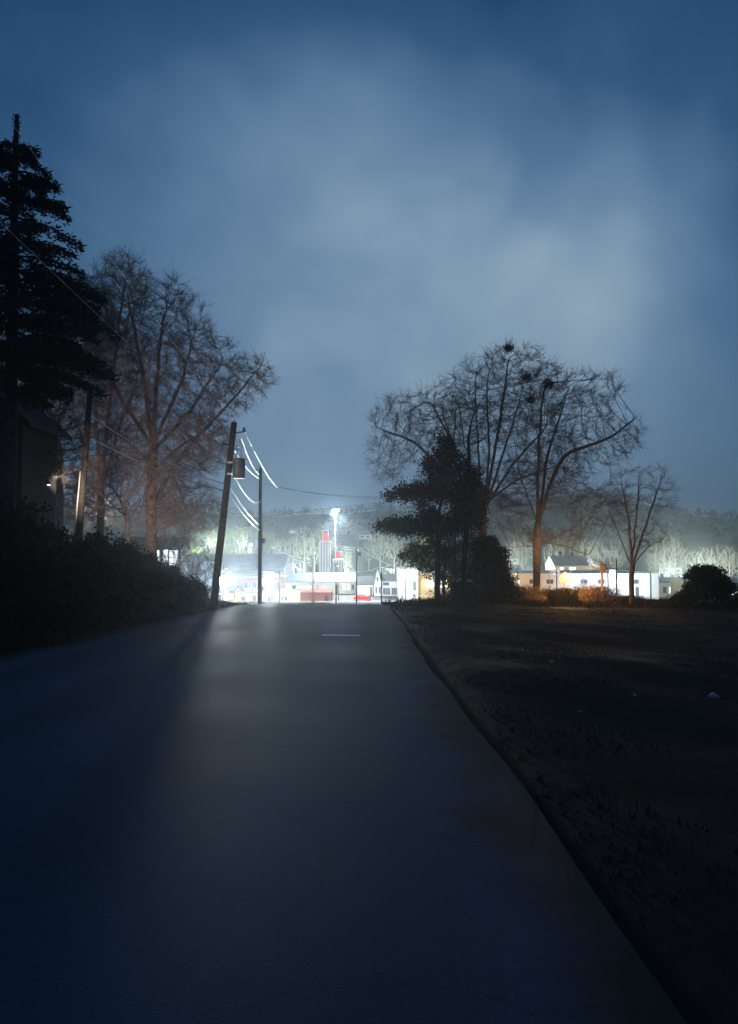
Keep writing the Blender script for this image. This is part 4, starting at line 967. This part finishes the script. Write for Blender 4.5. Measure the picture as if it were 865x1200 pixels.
# town trees: built once, copied
def town_bare(seed, h=12, m=None):
    np.random.seed(seed); random.seed(seed)
    root = empty('pale_bare_tree', (0, 0, 0), '', 'tree')
    n = 420; dd = np.random.normal(size=(n, 3)); dd /= np.linalg.norm(dd, axis=1)[:, None]
    at_ = np.array([0, 0, h*.62])+dd*np.array([h*.26, h*.26, h*.38])*(np.random.uniform(0, 1, n)**.5)[:, None]
    A, par = colonize([(0, 0, i*.5) for i in range(int(h*.4))], at_, .5, 5, .9, .12); r = radii(A, par, .24, r0=.03)
    T, C = skeleton_mesh(A, par, r, .10); twigs(C, A, par, r, .06, 3, .9, rad=.022, up=.5)
    T.build('trunk', m or M['pale_bark'], root); C.build('crown', m or M['pale_bark'], root); return root
def town_leafy(seed, h=10):
    np.random.seed(seed); random.seed(seed)
    root = empty('leafy_tree', (0, 0, 0), '', 'tree'); T = MB(); T.tube([(0, 0, -.3), (.1, 0, h*.3), (0, 0, h*.7)], [.25, .2, .08], 7); Lf = MB()
    for i in range(26):
        a = random.uniform(0, 6.28); t = random.random()**.6*h*.33; z = random.uniform(.32, .92)*h; t *= math.sqrt(max(1-((z/h-.58)/.46)**2, .05)); c = np.array([math.cos(a)*t, math.sin(a)*t, z])
        dd = np.random.normal(size=(260, 3)); dd /= np.linalg.norm(dd, axis=1)[:, None]; Lf.cards(c+dd*h*.13*(np.random.uniform(0, 1, 260)**.4)[:, None], .22); T.tube([(0, 0, z*.6), c], [.06, .02], 4)
    T.build('trunk', M['bark'], root); Lf.build('crown', M['olive_leaf'], root); return root
def place(proto, used, px, py_top, d, label, group, h):
    x = xat(px, d); z = ground_at(x, d)-.1; s = (zat(py_top, d)-z)/h; s = max(s, .3); rz = random.uniform(0, 6.28); wx = s
    if not used.get(proto.name):
        used[proto.name] = 1; proto.location = (x, d, z); proto.scale = (wx, wx, s); proto.rotation_euler.z = rz; proto['label'] = label; proto['group'] = group; return proto
    return copy_tree(proto, (x, d, z), wx, s, rz, label, group)
used = {}
lf = [town_leafy(11), town_leafy(12)]; bt = [town_bare(21), town_bare(22), town_bare(23)]
LEAFY = [(236, 622, 350, 'pale green round tree left of the transformer pole'), (253, 616, 380, 'pale green round tree right behind the transformer pole'), (272, 617, 370, 'pale green tree left of the five bright square windows'),
         (297, 611, 440, 'tallest pale green tree above the five square windows'), (312, 622, 400, 'pale green tree right of the slim pole'), (222, 634, 320, 'pale green tree beside the leaning bare tree'), (505, 628, 330, 'green lit tree behind the brown leaves'), (487, 640, 300, 'small green lit tree above the tall white building')]
for i, (px, py, d, lb) in enumerate(LEAFY): place(lf[i % 2], used, px, py, d, lb, 'pale green lit trees behind the roofs', 10)
BARE = [(357, 616, 330), (379, 613, 330), (344, 628, 320), (368, 625, 310), (330, 630, 350), (322, 640, 330), (405, 640, 330), (432, 630, 350), (446, 622, 340), (462, 628, 330), (470, 622, 360), (395, 622, 400), (420, 622, 420),
        (598, 632, 290), (612, 625, 310), (660, 628, 320), (684, 630, 300), (700, 632, 300), (778, 622, 250), (790, 628, 250), (768, 640, 260), (812, 645, 240), (826, 640, 236), (841, 637, 238), (854, 640, 232), (866, 645, 236), (215, 630, 300), (646, 636, 300), (722, 630, 300)]
BL = ['fan shaped pale bare tree left of the tall striped tower', 'pale forked bare tree touching the tall striped tower', 'low pale bare tree above the blank square tower', 'low pale bare tree below the fan shaped one',
      'pale bare tree halfway between the slim pole and the blank square tower', 'pale bare tree just right of the slim pole', 'low pale bare tree right of the shorter striped tower', 'pale bare tree straight above the red car',
      'pale bare tree above the gabled house', 'pale bare tree whose crown meets the drooping brown leaves', 'farther pale bare tree half behind the drooping brown leaves', 'pale bare tree beneath the mast lamp', 'faint pale bare tree right of the mast',
      'pale bare tree just right of the evergreen', 'pale bare tree touching the left side of the V forked trunk', 'pale bare tree directly above the amber lamp', 'pale bare tree above the lit brown roofed house', 'pale bare tree above the cross armed post',
      'tall pale bare tree right of the three stemmed tree', 'tallest pale bare tree between the three stemmed tree and the round bush', 'pale bare tree seen through the three stemmed tree', 'pale bare tree left of the tufted bush top', 'pale bare tree straight above the tufted bush top',
      'pale bare tree above the right half of the round bush', 'pale bare tree second from the right edge', 'pale bare tree cut by the right edge of the picture', 'pale bare tree left of the transformer pole behind the leaning one', 'pale bare tree just right of the V forked trunk', 'pale bare tree above the plain thin post']
for i, (px, py, d) in enumerate(BARE):
    lb = BL[i]
    place(bt[i % 3], used, px, py, d, lb, 'pale bare trees lit by the town', 12)
# hillside wood as one mass
np.random.seed(5); random.seed(5)
Wd = MB(); n = 1500
for i in range(n):
    d = random.uniform(480, 900) if i < 800 else random.uniform(900, 1060); px = random.uniform(-80, 960); x = xat(px, d); z = float(gz(x, d)); h = random.uniform(6, 11)*1
    k = 12; p = np.array([x, d, z+h*.55])+np.random.normal(size=(k, 3))*np.array([h*.22, h*.2, h*.25]); Wd.cards(p, h*.17)
o = Wd.build('distant_wood', M['hill'], None); tag(o, 'far wood covering the dark hills behind the town', 'wood', kind='stuff')
# debris on the field
def bit(label, px, d, sx, sy, sz, name, m=None):
    x = xat(px, d); z = ground_at(x, d)+.06; b = MB(); v = []
    b.sphere((0, 0, sz*.4), (sx, sy, sz*.6), 9, 6); b.v[0] = b.v[0]*np.random.uniform(.65, 1.25, b.v[0].shape); o = b.build(name, m or M['litter'], None); o.location = (x, d, z); o.rotation_euler = (.2, .1, random.uniform(-.4, .4)); tag(o, label, 'litter', 'litter lying on the field')
bit('bright white scrap of litter at the right edge of the field', 832, 9.6, .065, .04, .05, 'litter_scrap')
bit('small pale scrap near the middle of the field', 645, 12.8, .035, .03, .04, 'litter_scrap')
bit('tiny scrap right of the middle of the field', 741, 9.7, .022, .02, .03, 'litter_scrap')
bit('faint scrap low on the field nearest the road', 678, 9.0, .03, .02, .02, 'litter_scrap', M['concrete'])

# ------------------------------------------------------------------ haze
hz = MB().box(-3800, 3800, -70, 2320, -75, 120).build('haze', mat('haze_air', (1, 1, 1), var=0), None)
tag(hz, 'thin night mist hanging over the town', 'haze', kind='stuff')
hm = hz.data.materials[0]; n = hm.node_tree.nodes; l = hm.node_tree.links; n.remove(n['Principled BSDF'])
pv = n.new('ShaderNodeVolumePrincipled'); pv.inputs['Color'].default_value = (.78, .90, 1, 1); pv.inputs['Density'].default_value = .00068; pv.inputs['Anisotropy'].default_value = .8
l.new(pv.outputs[0], n['Material Output'].inputs['Volume'])
